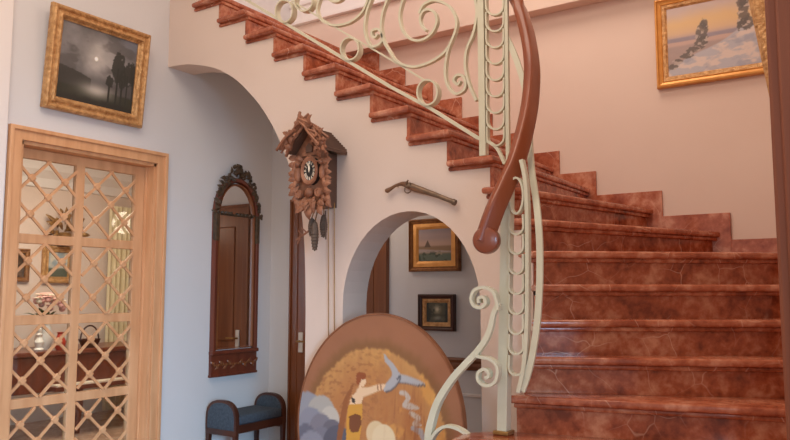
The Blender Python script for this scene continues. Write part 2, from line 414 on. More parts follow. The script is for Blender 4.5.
for (p0, p1) in ((ya + .022, ym - mull / 2), (ym + mull / 2, yb - stile)):
    for i in range(4):
        z0, z1 = rails[i][1], rails[i + 1][0]
        b = B(); pit = (p1 - p0) / 6.0 * 1.0
        cx, cz = (p0 + p1) / 2, (z0 + z1) / 2
        pitch = (p1 - p0) / 1.75
        hw, hh = (p1 - p0) / 2, (z1 - z0) / 2
        for s in (1, -1):
            for c in range(-6, 7):
                # line (z-cz) = s*(y-cx) + c*pitch*2/2
                off = (c + .0) * pitch
                if c % 2: pass
                pts = []
                ylo = max(-hw, min((-hh - off) * s, (hh - off) * s)); yhi = min(hw, max((-hh - off) * s, (hh - off) * s))
                if yhi - ylo < .02: continue
                P0 = V((LX1 + .004 + s * .003, cx + ylo, cz + s * ylo + off)); P1 = V((LX1 + .004 + s * .003, cx + yhi, cz + s * yhi + off))
                b.sweep([P0, P1], [(-.0085, -.006), (.0085, -.006), (.0085, .006), (-.0085, .006)], (1, 0, 0))
        # rosettes where the bars cross
        for c in range(-6, 7):
            for d in range(-6, 7):
                yy = (d - c) * pitch / 2; zz = (c + d) * pitch / 2
                if abs(yy) < hw - .02 and abs(zz) < hh - .02 :
                    X = Matrix.Translation((LX1 + .008, cx + yy, cz + zz)) @ Matrix.Rotation(math.pi / 4, 4, 'X')
                    b.box((-.008, -.021, -.021), (.014, .021, .021), X, bev=.006, seg=1)
        link('lattice', b, 'pine', door)
        b = B(); b.box((LX0 + .014, p0 - .004, z0 - .004), (LX0 + .018, p1 + .004, z1 + .004)); link('glass_pane', b, 'glass', door)

# ------------------------------------------------------------------ brown door under the stairs
d2 = structure('door_2', (-3.6, YF, 0))
b = B(); zt = 2.09
b.prism([(-4.11, 0), (-4.11, zt), (-3.14, zt), (-3.14, 0), (-3.22, 0), (-3.22, zt - .08), (-4.03, zt - .08), (-4.03, 0)], YF - .03, YF, axis='y', bev=.005)
b.prism([(-4.11, 0), (-4.11, zt), (-3.14, zt), (-3.14, 0), (-3.16, 0), (-3.16, zt - .02), (-4.09, zt - .02), (-4.09, 0)], YF - .045, YF - .028, axis='y', bev=.004)
link('door_casing', b, 'door_wood', d2)
b = B(); b.box((-4.03, YF - .022, .01), (-3.22, YF - .001, zt - .08))
for z0, z1 in ((.15, .78), (.9, 1.9)):
    for x0, x1 in ((-3.93, -3.64), (-3.56, -3.27)): b.box((x0, YF - .03, z0), (x1, YF - .018, z1), bev=.01)
lf = link('door_leaf', b, 'door_wood', d2)
b = B(); b.box((-4.01, YF - .034, .84), (-3.965, YF - .02, 1.0), bev=.004); link('handle_plate', b, 'switch', d2)
b = B(); b.tube([(-3.99, YF - .03, .93), (-3.99, YF - .075, .93), (-3.90, YF - .08, .93)], .008); link('door_handle', b, 'brass', d2, True)

# ================================================================== STAIRCASE
stair = thing('staircase', 'red marble winding staircase with stepped marble skirting climbing left along the wall', 'staircase', (-1.0, 3.4, 0))
ANG = {2: 13, 3: 25, 4: 32, 5: 37, 6: 41}
NI = {2: (-1.44, 3.175), 3: (-1.405, 3.275), 4: (-1.395, 3.365), 5: (-1.405, 3.445), 6: (-1.45, 3.52), 7: (-1.515, 3.54), 8: (-1.605, 3.50)}
NO = {7: (-.854, 5.0), 8: (-1.262, 5.0)}
def nline(k):
    if k >= 9: return V((Nx(k), 3.50)), V((Nx(k), YB))
    i = V(NI[k])
    if k in NO: return i, V(NO[k])
    a = math.radians(ANG[k]); t = (XR - i.x) / math.cos(a)
    return i, V((XR, i.y + t * math.sin(a)))
def shifted(k, d):
    """nosing line k moved d towards the top of the stair"""
    i, o = nline(k); u = (o - i).normalized(); n = V((-u.y, u.x))
    return i + n * d, o + n * d
def tread_poly(k, front, inner):
    """front: how far the front edge is set back; inner: overhang past the inner string"""
    i0, o0 = shifted(k, front); i1, o1 = shifted(k + 1, .05)
    if k >= 9:
        yi = 3.50 - inner
        return [(i0.x, yi), (i0.x, YB), (i1.x, YB), (i1.x, 3.53), (i1.x + .033, 3.53), (i1.x + .033, yi + .03 if inner > 0 else yi)]
    u0 = (o0 - i0).normalized(); u1 = (o1 - i1).normalized()
    a = i0 - u0 * inner
    if k == 8: c = V((i1.x, 3.50 - inner))
    else: c = i1 - u1 * inner
    if k == 8: a = V((i0.x - u0.x * (i0.y - 3.5 + inner) / u0.y, 3.5 - inner))
    pts = [a, o0]
    if k == 6: pts.append(V((XR, YB)))
    pts += [o1, c]
    return [(min(p.x, XR), min(p.y, YB)) for p in pts]
for k in range(2, 18):
    z = Tz(k)
    b = B(); b.prism(tread_poly(k, -.014 if k >= 9 else 0, .045), z - .036, z, bev=.013, seg=3); link('tread', b, 'marble_tread', stair, True)
    b = B(); b.prism(tread_poly(k, -.004 if k >= 9 else .02, (.02 if k < 8 else -.008)), z - .058, z - .034, bev=.007); link('tread_moulding', b, 'marble_riser', stair, True)
    rs = .008 if k >= 9 else .043; i0, o0 = shifted(k, rs); i1, o1 = shifted(k, rs + .022)
    if k >= 9: i0.y = i1.y = 3.515
    else:
        u = (o0 - i0).normalized(); e = .012 if k == 2 else .04; i0 = i0 - u * e; i1 = i1 - u * e
    b = B(); b.prism([tuple(i0), tuple(o0), tuple(o1), tuple(i1)], Tz(k - 1) - .002, z - .056); link('riser', b, 'marble_riser', stair)
curt = [(-1.39, 3.255), (-1.45, 3.232), (-1.52, 3.20), (-1.58, 3.16), (-1.625, 3.11), (-1.65, 3.05), (-1.655, 2.98), (-1.64, 2.91), (-1.60, 2.85), (-1.54, 2.81), (-1.46, 2.79), (-1.3, 2.79), (XR, 2.93), (XR, 3.53)]
b = B(); b.prism(curt, Tz(1) - .036, Tz(1), bev=.013, seg=3); link('tread', b, 'marble_tread', stair, True)
ins = [(x + (.03 if x < -1.5 else 0), y + (.03 if y < 2.95 else (-.02 if x < -1.5 else 0))) for x, y in curt]
b = B(); b.prism(ins, 0, Tz(1) - .034); link('riser', b, 'marble_riser', stair)
for k, y0 in ((0, 2.52), (-1, 2.25), (-2, 1.98)):
    pl = [(-1.62, y0), (XR + .2, y0 + .1), (XR + .2, y0 + .42), (-1.62, y0 + .32)]
    if y0 + .42 > 2.43: pl = [(-1.62, y0), (XR - .03, y0 + .1), (XR - .03, y0 + .42), (-1.62, y0 + .32)]
    b = B(); b.prism(pl, Tz(k) - .036, Tz(k), bev=.012); link('tread', b, 'marble_tread', stair, True)
    b = B(); b.prism([(p[0], p[1] + (.04 if i < 2 else -.002)) for i, p in enumerate(pl)], 0, Tz(k) - .034); link('riser', b, 'marble_riser', stair)
for k in range(6, 18):
    x0 = nline(k + 1)[1].x - .02; x1 = nline(k)[1].x + .055
    if k == 6: x1 = XR
    b = B(); b.box((x0, YB - .016 - .0015 * (k % 2), Tz(k) - .19 if k > 6 else Tz(k) - .04), (x1, YB - .0005, Tz(k) + .118), bev=.002, seg=1); link('skirting', b, 'marble_tread', stair)
for k in range(2, 7):
    y0 = nline(k)[1].y + .02; y1 = nline(k + 1)[1].y if k < 6 else YB - .016
    b = B(); b.box((XR - .016, y0, Tz(k) - .15), (XR - .0005, y1, Tz(k) + .118)); link('skirting', b, 'marble_tread', stair)

# ================================================================== RAILING
rail = thing('stair_railing', 'cream wrought iron stair railing with scrolls and a curling wooden handrail', 'railing', (-1.496, 3.138, Tz(1)))
YR = 3.49; DY = (0, 1, 0)
def scroll(name, px, w=.028, t=.014, y=YR, n=6):
    b = B(); b.strap(smooth_path(on_y_many(px, y), n), t, w, DY); return link(name, b, 'iron', rail, True)
scroll('scroll', [(480, -2), (424, 3), (419, 14), (421, 22), (427, 32)][1:] and [(427, 31), (422.5, 26), (421, 19), (424, 12), (430, 10), (436, 14), (437.5, 23), (433, 33), (426, 39), (418, 41), (410, 38.5), (403, 30), (400.5, 16), (404, 0), (412, -20), (424, -34)])
scroll('scroll', [(420, 14), (423, 7), (428, 3), (437, 1), (450, 7), (457, 20), (456, 32), (450, 47), (447, 60), (446, 75), (449, 87), (456, 94), (464, 91), (466.5, 84), (463, 76), (457, 76), (454.5, 81), (458.5, 85), (461, 81)])
scroll('scroll', [(396, -18), (390, -4), (384, 12), (382, 27), (384.5, 41), (390, 51), (396, 60), (405, 65.5), (417, 67), (432, 62), (444, 54), (451, 45)])
scroll('scroll', [(378, -16), (372, 0), (367.5, 13), (365.5, 27), (367, 38), (372, 46.5), (378, 46), (382.6, 41), (382, 33), (378, 29.5), (373, 31.5), (373, 36), (376, 38), (378.5, 34.5)])
scroll('scroll', [(373, -12), (367, 5), (362, 14), (352, 22), (341, 25.5), (331, 25), (322, 20), (318, 10), (322, -4)])
scroll('scroll', [(473, -16), (476, 0), (477.5, 15), (474, 34), (467.5, 50), (466, 67), (470, 85), (477, 101)])
scroll('scroll', [(346, -20), (345, -4), (338, 2), (330, 0), (327, -8)])
for cx, cy, rx, ry in ((429, 93, 10, 12.5), (351.5, 49.5, 9, 11), (286, 12, 8.5, 11), (305.5, 2, 9, 10)):
    b = B(); b.strap(on_y_many([(cx + rx * math.cos(a), cy + ry * math.sin(a)) for a in [2 * math.pi * i / 28 for i in range(28)]], YR), .01, .045, DY, True)
    link('ring', b, 'iron', rail, True)
def bar(name, px, w, t, y=YR):
    b = B(); b.strap(on_y_many(px, y), t, w, DY); return link(name, b, 'iron', rail)
bar('bottom_rail', [(160, -52), (245, -1), (270, 14), (328, 49), (390, 86.5), (430, 108), (478, 138)], .022, .018)
bar('upper_rail', [(292, 1), (318, 16.5), (343, 32), (371, 48), (400, 65), (424, 80)], .012, .01)
scroll('bottom_rail', [(478, 138), (489, 142), (497, 148), (501, 155), (505, 164)], .022, .016)
def post(name, lo, hi, w):
    b = B(); d = (hi - lo); b.sweep([lo, hi], [(-w / 2, -w / 2), (w / 2, -w / 2), (w / 2, w / 2), (-w / 2, w / 2)], DY); return link(name, b, 'iron', rail)
post('upper_post', on_y(484, 156, YR), on_y(481, -45, YR), .037)
post('slim_post', on_y(508.5, 172, YR), on_y(506, -30, YR), .02)
for i in range(-1, 9):
    yb = 146 - 16.3 * i
    b = B(); x0, x1 = 488.0 - i * .15, 505 - i * .1
    path = [(x0, yb - 19)] + [((x0 + x1) / 2 - (x1 - x0) / 2 * math.cos(a), yb - 9 + 9 * math.sin(a)) for a in [math.pi * q / 12 for q in range(13)]] + [(x1, yb - 19)]
    if i == -1: continue
    b.strap(on_y_many(path, YR), .009, .03, DY); link('ring', b, 'iron', rail, True)
# newel at the curtail step
YN = 3.138
b = B(); nb = V((-1.492, YN, Tz(1))); nt_ = on_y(508, 186, YN)
b.sweep([nb, nt_], [(-.0235, -.0235), (.0235, -.0235), (.0235, .0235), (-.0235, .0235)], DY); newel = link('newel_post', b, 'iron', rail)
b = B(); b.box((nb.x - .038, nb.y - .038, nb.z), (nb.x + .038, nb.y + .038, nb.z + .018), bev=.004); link('base_plate', b, 'brass', rail, label='brass foot plate of the newel post')
YP = 3.12
scroll('side_bar', [(522, 160), (526, 180), (527.5, 205), (528, 230), (528, 300), (527, 340), (524, 370), (519, 392)], .03, .018, YP)
b = B(); b.strap(smooth_path([on_y(*q) for q in ((506, 36, 3.5), (515, 56, 3.49), (524, 84, 3.46), (529, 115, 3.4), (530, 145, 3.32), (532, 172, 3.22), (536.5, 203, 3.15), (539, 229, 3.12), (540, 256, 3.12), (539.5, 290, 3.12), (537, 325, 3.12), (533, 352, 3.12), (528, 374, 3.12), (522, 391, 3.12))], 5), .03, .012, DY); link('side_strap', b, 'iron', rail, True)
for i, yb in enumerate((214, 234.5, 254, 274, 294, 314, 334, 354, 375)):
    x0, x1 = 510.0, 524.5; h = 24 if i else 30
    path = [((x0 + x1) / 2 - (x1 - x0) / 2 * math.cos(a), yb - 8 + 8 * math.sin(a)) for a in [math.pi * q / 12 for q in range(13)]]
    path = [(x0 + .5, yb - 20)] + path + [(x1 - .5, yb - 20)]
    if i == 0: path = [(517 + 7.2 * math.cos(a), yb - 18 + 18 * math.sin(a)) for a in [2 * math.pi * q / 24 for q in range(24)]]
    b = B(); b.strap(on_y_many(path, YP), .009, .032, DY, i == 0); link('ring', b, 'iron', rail, True)
# curls below the newel
YC = 3.06
def curl(px, w=.036, t=.014, y=YC): return scroll('scroll', px, w, t, y)
b = B(); pa = smooth_path(on_y_many([(440, 505), (432, 485), (428, 462), (429, 440), (431.5, 424), (438.5, 402), (452, 380), (466, 364), (478, 351), (487, 338), (491.5, 326), (494, 314), (499, 303)], YC), 6)
b.sweep(pa, [(-.016, -.016), (.016, -.016), (.016, .016), (-.016, .016)], DY, scale=[1.1 - .65 * abs(i / len(pa) - .3) ** .9 for i in range(len(pa))]); link('scroll_arm', b, 'iron', rail, True)
curl([(499, 310), (497.5, 300), (494, 291.5), (485, 287.5), (476, 290), (472.5, 298), (475, 305.5), (482, 307.5), (487, 303), (485, 297.5), (480, 298), (480, 303)])
curl([(476, 355), (482, 357), (490, 358.5), (497, 364), (499, 372.5), (496, 382), (487.5, 385.5), (480, 381), (479.3, 373), (485, 369), (490, 372.5), (489, 377), (486, 377)])
curl([(430, 448), (433, 438), (439, 430), (447, 426), (456.5, 427.5), (466, 433), (473, 442), (476, 456), (470, 468)])
# handrail
hp = [on_y(483.5, 243, 3.0), on_y(489, 226, 3.02), on_y(497, 205, 3.05), on_y(506, 185, 3.1), on_y(515, 165, 3.15), on_y(523, 138, 3.22), on_y(529, 110, 3.3), on_y(531.5, 88, 3.36), on_y(532, 66, 3.42), on_y(529, 42, 3.47), on_y(523, 18, 3.49), on_y(514, -5, 3.5), V((-1.64, 3.50, 3.02)), V((-1.86, 3.50, 3.19)), V((-2.3, 3.50, 3.46)), V((-4.3, 3.50, 3.46 + 2 * sl))]
sec = []
for i in range(20):
    a = 2 * math.pi * i / 20; c, s_ = math.cos(a), math.sin(a)
    sec.append((.028 * math.copysign(abs(c) ** .35, c), .042 * math.copysign(abs(s_) ** .5, s_)))
def upref(t): return V((-.35, -.5, 1.0)) if t < .7 else V((-.2, -.3, 1))
b = B(); hps = smooth_path(hp, 6)
b.sweep(hps, sec, upref); 
hr = link('handrail', b, 'rail_wood', rail, True)
vc = on_y(483, 240, 2.99)
b = B(); X = basis(vc + V((.004, .03, .0)), (math.cos(.3), math.sin(.3), 0), (0, 0, 1))
b.lathe([(0, -.045), (.042, -.045), (.056, -.038), (.062, -.02), (.062, .02), (.056, .038), (.042, .045), (0, .045)], X, 28)
vo = link('volute', b, 'rail_wood', hr, True)

# ================================================================== PICTURES
def picture(name, label, W, H, fw, X, fn, prof, m, at, group=None, liner=None, nx=110, fill=None):
    t = thing(name, label, 'painting', at, group)
    b = B(); b.frame(W, H, [(d * fw, h) for d, h in prof], X); link('frame', b, m, t)
    if liner:
        lw, lm = liner
        b = B(); b.frame(W - 2 * fw + .004, H - 2 * fw + .004, [(0, .004), (0, .024), (lw * .6, .022), (lw, .014), (lw, .004)], X); link('liner', b, lm, t)
    k = fw + (liner[0] if liner else 0)
    canvas('canvas', W - 2 * k + .006, H - 2 * k + .006, .012, X, fn, t, nx)
    return t
ORN = [(0, 0), (0, .03), (.08, .045), (.2, .05), (.33, .044), (.4, .034), (.52, .034), (.62, .044), (.72, .046), (.82, .036), (.9, .024), (1, .02), (1, 0)]
FLAT = [(0, 0), (0, .03), (.12, .04), (.3, .042), (.45, .032), (.75, .026), (.9, .03), (1, .022), (1, 0)]
def p_moon(u, v):
    n = vnoise(u, v, 5, 1); c = np.zeros((len(u), 3)) + np.array([58, 56, 56.])
    sky = ss(.28, .5, v)
    d = np.hypot((u - .46) * 1.25, v - .62)
    c = mixc(c, (122, 118, 118), sky * (.45 + .9 * (n - .3)))
    c = mixc(c, (176, 168, 160), np.clip(np.exp(-(d / .24) ** 2) * (.45 + n * .7), 0, 1))
    c = mixc(c, (78, 84, 98), ss(.7, 1, v) * ss(.5, 1, u) * .6)
    c = mixc(c, (66, 62, 60), ss(.5, .62, vnoise(u, v * 1.7, 4, 5)) * .6 * ss(.12, .3, d))
    c = mixc(c, (246, 236, 214), np.clip((.035 - d) / .015, 0, 1))
    hill = .34 + .06 * np.sin(u * 5 + 1.4) + .05 * vnoise(u, v * 0, 9, 2)
    c = mixc(c, (46, 44, 40), ((v < hill) & (u < .42)) * .9)
    g = ss(.24, .2, v + .03 * vnoise(u, v, 12, 3)); c = mixc(c, (40, 40, 32), g)
    wat = np.exp(-((u - .5) / .2) ** 2) * np.exp(-((v - .2) / .085) ** 2)
    c = mixc(c, (168, 160, 150), wat * .85)
    for tx, h, w in ((.76, .62, .085), (.9, .52, .07), (.66, .3, .05), (.98, .55, .06), (.83, .4, .05)):
        trunk = (np.abs(u - tx) < .012) & (v < .15 + h * .7) & (v > .08)
        cr = ((u - tx) / w) ** 2 + ((v - .15 - h * .72) / (h * .32)) ** 2 + (vnoise(u, v, 22, tx * 10) - .5) * 1.6
        c = mixc(c, (36, 36, 32), np.clip(ss(1.1, .8, cr) * .92 + trunk, 0, 1))
    c = mixc(c, (34, 32, 28), ss(.14, .06, v + .05 * vnoise(u, v, 16, 8)))
    return c * 1.18 + 8
def p_winter(u, v):
    n = vnoise(u, v, 6, 2); c = np.zeros((len(u), 3)) + np.array([200, 168, 148.])
    c = mixc(c, (216, 178, 128), ss(.45, .75, v)); c = mixc(c, (196, 174, 168), ss(.8, 1.05, v + .15 * n))
    c = mixc(c, (176, 150, 150), ss(.62, .5, v))
    c = mixc(c, (142, 130, 140), ss(.56, .53, v) * .9)
    c = mixc(c, (190, 158, 146), ss(.505, .49, v + .02 * n)); c = mixc(c, (150, 132, 130), ss(.45, .4, v) * (.4 + .6 * n))
    slope = .08 + .66 * u + .03 * np.sin(u * 9); slope = np.minimum(slope, .5 + .06 * u)
    sn = mixc(np.zeros((len(u), 3)) + np.array([178, 172, 178.]), (210, 190, 180), ss(.45, .6, vnoise(u, v * 1.6, 9, 4)))
    sn = mixc(sn, (150, 148, 162), ss(.5, .7, vnoise(u + v, v - u, 7, 9)) * .6)
    k = ss(-.015, .015, slope - v); c = c * (1 - k[:, None]) + sn * k[:, None]
    tone = mixc(np.zeros((len(u), 3)) + np.array([92, 80, 74.]), (180, 162, 152), ss(.52, .64, vnoise(u, v, 26, 3)))
    for tx, ty, rx, ry in ((.345, .56, .06, .17), (.33, .42, .075, .1), (.37, .68, .035, .09), (.25, .34, .06, .05), (.18, .27, .06, .045), (.1, .2, .06, .04), (.05, .13, .05, .04), (.74, .78, .055, .24), (.735, .98, .04, .2), (.76, .6, .075, .09), (.69, .58, .02, .09), (.86, .9, .05, .25)):
        q = np.hypot((u - tx) / rx, (v - ty) / ry) + (vnoise(u, v, 20, tx * 9 + ty) - .5) * 1.1
        s_ = ss(1.08, .85, q) * (.82); c = c * (1 - s_[:, None]) + tone * s_[:, None]
    return c
def p_field(u, v):
    n = vnoise(u, v, 5, 6); c = np.zeros((len(u), 3)) + np.array([168, 144, 140.])
    c = mixc(c, (196, 160, 140), ss(.75, .55, v) * .8); c = mixc(c, (132, 120, 130), ss(.8, 1, v) * .7)
    c = mixc(c, (146, 116, 86), ss(.5, .44, v)); c = mixc(c, (176, 158, 150), ss(.42, .38, v + .08 * u + .03 * n) * ss(.2, .3, v))
    c = mixc(c, (96, 108, 92), ss(.3, .22, v + .06 * n)); c = mixc(c, (64, 74, 58), ss(.5, .62, vnoise(u, v, 11, 3)) * ss(.35, .2, v))
    k = np.clip(1 - np.abs(u - .28) / .1 - (v - .46) / .22, 0, 1) * (v > .44); c = mixc(c, (104, 80, 60), ss(0, .2, k))
    c = mixc(c, (176, 156, 130), near_line(u, v, [(.55, .22), (.63, .26), (.7, .22)], .03) * .7)
    return c
def p_pond(u, v):
    n = vnoise(u, v, 7, 7); c = np.zeros((len(u), 3)) + np.array([74, 70, 50.])
    d = np.hypot((u - .5) * 1.3, v - .66); c = mixc(c, (200, 188, 156), np.exp(-(d / .2) ** 2) * .95)
    c = mixc(c, (48, 52, 36), ss(.45, .6, n) * ss(.08, .25, d)); c = mixc(c, (60, 56, 34), ss(.42, .38, v) * ss(.2, .35, v) * .7)
    w = np.exp(-((u - .52) / .2) ** 2) * np.exp(-((v - .22) / .12) ** 2); c = mixc(c, (150, 146, 128), w * .8)
    c = mixc(c, (34, 36, 24), ss(.3, .42, np.abs(u - .5) + .15 * (n - .5)))
    return c
def p_blue(u, v):
    n = vnoise(u, v, 5, 4); c = np.zeros((len(u), 3)) + np.array([150, 162, 168.]); c = mixc(c, (210, 200, 184), ss(.4, .7, n)); c = mixc(c, (84, 92, 80), ss(.4, .3, v)); return c
def p_dark(u, v):
    n = vnoise(u, v, 5, 9); c = np.zeros((len(u), 3)) + np.array([96, 72, 56.]); return mixc(c, (60, 44, 34), ss(.4, .6, n))
# moonlit landscape on the left wall
pc = V((XL + .004, (2.60 + 3.332) / 2 - .055, 2.805))
picture('moonlit_painting', 'dark moonlit landscape with trees in a carved gold frame above the lattice door', .735, .665, .085,
        basis(pc + V((.036, 0, 0)), (0, 1, 0), (math.sin(.1), 0, math.cos(.1))), p_moon, ORN, 'gold', pc, nx=150)
pc = V((-.82, YB - .004, 2.97))
picture('winter_painting', 'snowy pine landscape at sunset in a plain gold frame above the stairs', .78, .606, .046,
        basis(pc, (1, 0, 0), (0, 0, 1)), p_winter, FLAT, 'gold_bright', pc, liner=(.03, 'gold'), nx=170)
pc = V((-2.732, YF - .004, 1.665))
picture('landscape_painting', 'open field landscape in a gilt frame, upper picture seen through the small arch', (.425), .385, .036,
        basis(pc, (1, 0, 0), (0, 0, 1)), p_field, FLAT, 'gold_dark', pc, liner=(.042, 'gold_bright'))
pc = V((-2.715, YF - .004, 1.178))
picture('landscape_painting', 'small woodland pond picture in a dark frame, lower one seen through the small arch', .30, .262, .034,
        basis(pc, (1, 0, 0), (0, 0, 1)), p_pond, FLAT, 'dark_wood', pc, liner=(.03, 'gold'), nx=70)
# gilt picture tilting forward on the right wall, seen edge-on
tl = math.atan(.14); dn = V((-math.cos(tl), 0, -math.sin(tl))); up = V((-math.sin(tl), 0, math.cos(tl)))
pc = V((XR - .068, 3.42, 2.48))
picture('gilt_picture', 'gilt framed picture tilted off the right wall, seen edge-on beside the wooden post', .84, .92, .09,
        basis(pc, (0, -1, 0), up), p_dark, [(0, 0), (0, .02), (.05, .022), (.05, .045), (.12, .05), (.3, .06), (.5, .05), (.8, .03), (1, .024), (1, 0)], 'gold', pc, nx=40)

# ================================================================== WALL MIRROR
mir = thing('wall_mirror', 'tall arched mirror in a carved mahogany frame hanging over the upholstered stool', 'mirror', (XL, 4.255, .68))
yc = 4.228; HW = .245
def arch_pts(w, zb, zs, rise, n=20):
    return [(yc - w, zb), (yc - w, zs)] + [(yc - w * math.cos(a), zs + rise * math.sin(a)) for a in [math.pi * i / n for i in range(1, n)]] + [(yc + w, zs), (yc + w, zb)]
def arch_sweep(name, w, zb, zs, rise, sec, m, x):
    pth = [V((x, p, q)) for p, q in arch_pts(w, zb, zs, rise, 28)]
    b = B(); b.sweep(pth, sec, (1, 0, 0), closed=True); return link(name, b, m, mir, True)
def rsec(a, h): return [(-a, 0), (a, 0), (a, h * .6), (a * .6, h), (-a * .6, h), (-a, h * .6)]
arch_sweep('frame', .224, .86, 1.93, .29, rsec(.02, .04), 'red_wood', XL + .002)
arch_sweep('frame_bead', .192, .89, 1.93, .255, rsec(.008, .03), 'door_wood', XL + .002)
b = B(); b.prism(arch_pts(.2, .88, 1.93, .262, 24), XL + .004, XL + .012, axis='x'); link('mirror_glass', b, 'mirror', mir)
b = B(); b.box((XL + .001, yc - .246, .68), (XL + .03, yc + .246, .855), bev=.006); b.box((XL + .001, yc - .25, .845), (XL + .05, yc + .25, .875), bev=.008)
b.box((XL + .001, yc - .25, .675), (XL + .036, yc + .25, .695), bev=.004); link('base_panel', b, 'red_wood', mir)
b = B()
for i in range(-5, 6):
    s = 1 if i % 2 else -1
    X = None; c = (XL + .03, yc + i * .042, .765)
    b.leaf(c, (0, .8 if i > 0 else -.8, .6 * s), (1, 0, 0), .055, .026)
    b.ball((XL + .034, yc + i * .042, .765), (.006, .011, .011), sub=1)
b.box((XL + .026, yc - .225, .758), (XL + .034, yc + .225, .772)); link('carving', b, 'door_wood', mir)
b = B(); b.box((XL + .012, yc - .19, 1.93), (XL + .022, yc + .19, 1.945), bev=.002)
for i in range(-4, 5): b.leaf((XL + .02, yc + i * .042, 1.94), (0, .9 if i >= 0 else -.9, .35), (1, 0, 0), .05, .026)
link('carved_bar', b, 'carved_dark', mir)
b = B()
for i in range(96):
    a = math.pi * (i % 48 + .5) / 48; top = math.sin(a) ** 4
    rr = random.uniform(.0, .035 + .085 * top)
    y = yc - (.208 + rr * .5) * math.cos(a); z = 1.93 + (.275 + rr) * math.sin(a)
    ta = a + random.uniform(-1.2, 1.2)
    b.leaf((XL + random.uniform(.015, .045), y, z), (0, -math.cos(ta), math.sin(ta)), (1, 0, 0), random.uniform(.04, .062), random.uniform(.026, .038), curl=.25)
    if i % 4 == 0: b.ball((XL + .04, y, z + .01), random.uniform(.010, .016), sub=1)
for i in range(9): b.ball((XL + .045, yc + random.uniform(-.07, .07), 2.26 + random.uniform(0, .07)), random.uniform(.014, .024), sub=1)
for s in (-1, 1):
    b.box((XL + .005, yc + s * .222 - .022, 1.72), (XL + .045, yc + s * .222 + .022, 1.95), bev=.01)
link('crest', b, 'carved_dark', mir, label='dark carved foliage crest')

# ================================================================== STOOL
st = thing('upholstered_stool', 'small slate blue upholstered stool with two rounded arm panels under the arched mirror', 'stool', (-4.18, 4.23, 0))
SX0, SX1 = XL + .025, -4.015
def panel_outline(g, zb, zt):
    a, c = SX0 + g, SX1 - g; r = (c - a) / 2; m_ = (a + c) / 2; h = min(.13, zt - zb)
    return [(a, zb)] + [(m_ - r * math.copysign(abs(math.cos(t)) ** .75, math.cos(t)), zt - g - h + h * math.sin(t) ** .8) for t in [math.pi * i / 18 for i in range(19)]] + [(c, zb)]
for yy in (3.965, 4.475):
    b = B(); pth = [V((p, yy, q)) for p, q in panel_outline(.012, .30, .525)]
    b.sweep(pth, [(-.011, -.018), (.011, -.018), (.013, 0), (.011, .018), (-.011, .018)], DY); b.box((SX0, yy - .017, .27), (SX1, yy + .017, .318), bev=.004)
    fr = link('arm_frame', b, 'dark_wood', st, True)
    b = B(); b.prism(panel_outline(.016, .31, .525), yy - .022, yy + .022, axis='y', bev=.012, seg=3); link('arm_panel', b, 'fabric', st, True)
    for xx in (SX0 + .018, SX1 - .018):
        b = B(); b.sweep([V((xx, yy, .0)), V((xx, yy, .28))], [(-.016, -.016), (.016, -.016), (.016, .016), (-.016, .016)], DY, scale=[.7, 1.0]); link('leg', b, 'dark_wood', st)
b = B(); b.box((SX0 + .006, 3.985, .345), (SX1 - .004, 4.455, .42), bev=.025, seg=4); link('seat', b, 'fabric', st, True)
b = B(); b.box((SX0 + .01, 3.98, .29), (SX1 - .006, 4.46, .35), bev=.003); link('seat_rail', b, 'dark_wood', st)

# ================================================================== CUCKOO CLOCK
xc = -2.825; ck = thing('cuckoo_clock', 'carved brown wooden cuckoo clock with leaves and pine cone weights between the arches', 'clock', (xc, YA, 1.8))
FY = 3.36
xf = xc + .022
def CL(x, z, y=FY): return V((xf + x, y, z))
b = B(); b.box((xc - .085, FY, 1.83), (xc + .064, YA, 2.16), bev=.004); link('case', b, 'clock_case', ck)
b = B(); b.prism([(xc - .115, 1.84), (xc + .115, 1.84), (xc + .125, 2.14), (xc, 2.29), (xc - .125, 2.14)], FY - .015, FY, axis='y', bev=.003)
b.prism([(xc - .07, 2.13), (xc + .07, 2.13), (xc, 2.23)], FY - .025, FY - .014, axis='y'); link('front_board', b, 'clock_wood', ck)
for s in (-1, 1):
    b = B(); pts = [(xc, 2.305), (xc + s * .145, 2.165), (xc + s * .14, 2.148), (xc, 2.285)]
    b.prism(pts, FY - .07, YA - .004, axis='y', bev=.003)
    if s > 0:
        for i in range(9): b.box((xc + .012 + i * .0145, FY - .065, 2.284 - i * .0142), (xc + .024 + i * .0145, YA - .006, 2.297 - i * .0142))
    link('roof', b, 'clock_case', ck)
b = B()   # crossed branches over the gable
RY = FY - .085
for i in range(30):
    s = -1 if i % 2 else 1; t0 = random.uniform(-.1, .55); ln = random.uniform(.08, .18)
    p = V((xc + s * .14 * t0, RY - random.uniform(-.02, .04), 2.305 - .145 * t0 + random.uniform(0, .03)))
    d = V((s * 1, random.uniform(-.2, .2), -1 + random.uniform(-.25, .5))).normalized()
    q = p + d * ln; mid = (p + q) / 2 + V((random.uniform(-.01, .01), random.uniform(-.012, .0), .01))
    b.tube(smooth_path([p, mid, q], 3), random.uniform(.005, .009), 6)
for a, c in (((-.15, 2.15), (-.02, 2.35)), ((-.155, 2.13), (-.01, 2.31)), ((.15, 2.15), (0, 2.345)), ((.15, 2.12), (.0, 2.30)), ((-.09, 2.26), (.02, 2.365)), ((.11, 2.24), (-.06, 2.37)), ((-.12, 2.16), (-.05, 2.37)), ((-.04, 2.29), (-.05, 2.385))):
    b.tube([CL(a[0], a[1], RY), CL((a[0] + c[0]) / 2, (a[1] + c[1]) / 2 + .008, RY - .015), CL(c[0], c[1], RY)], .0095, 7)
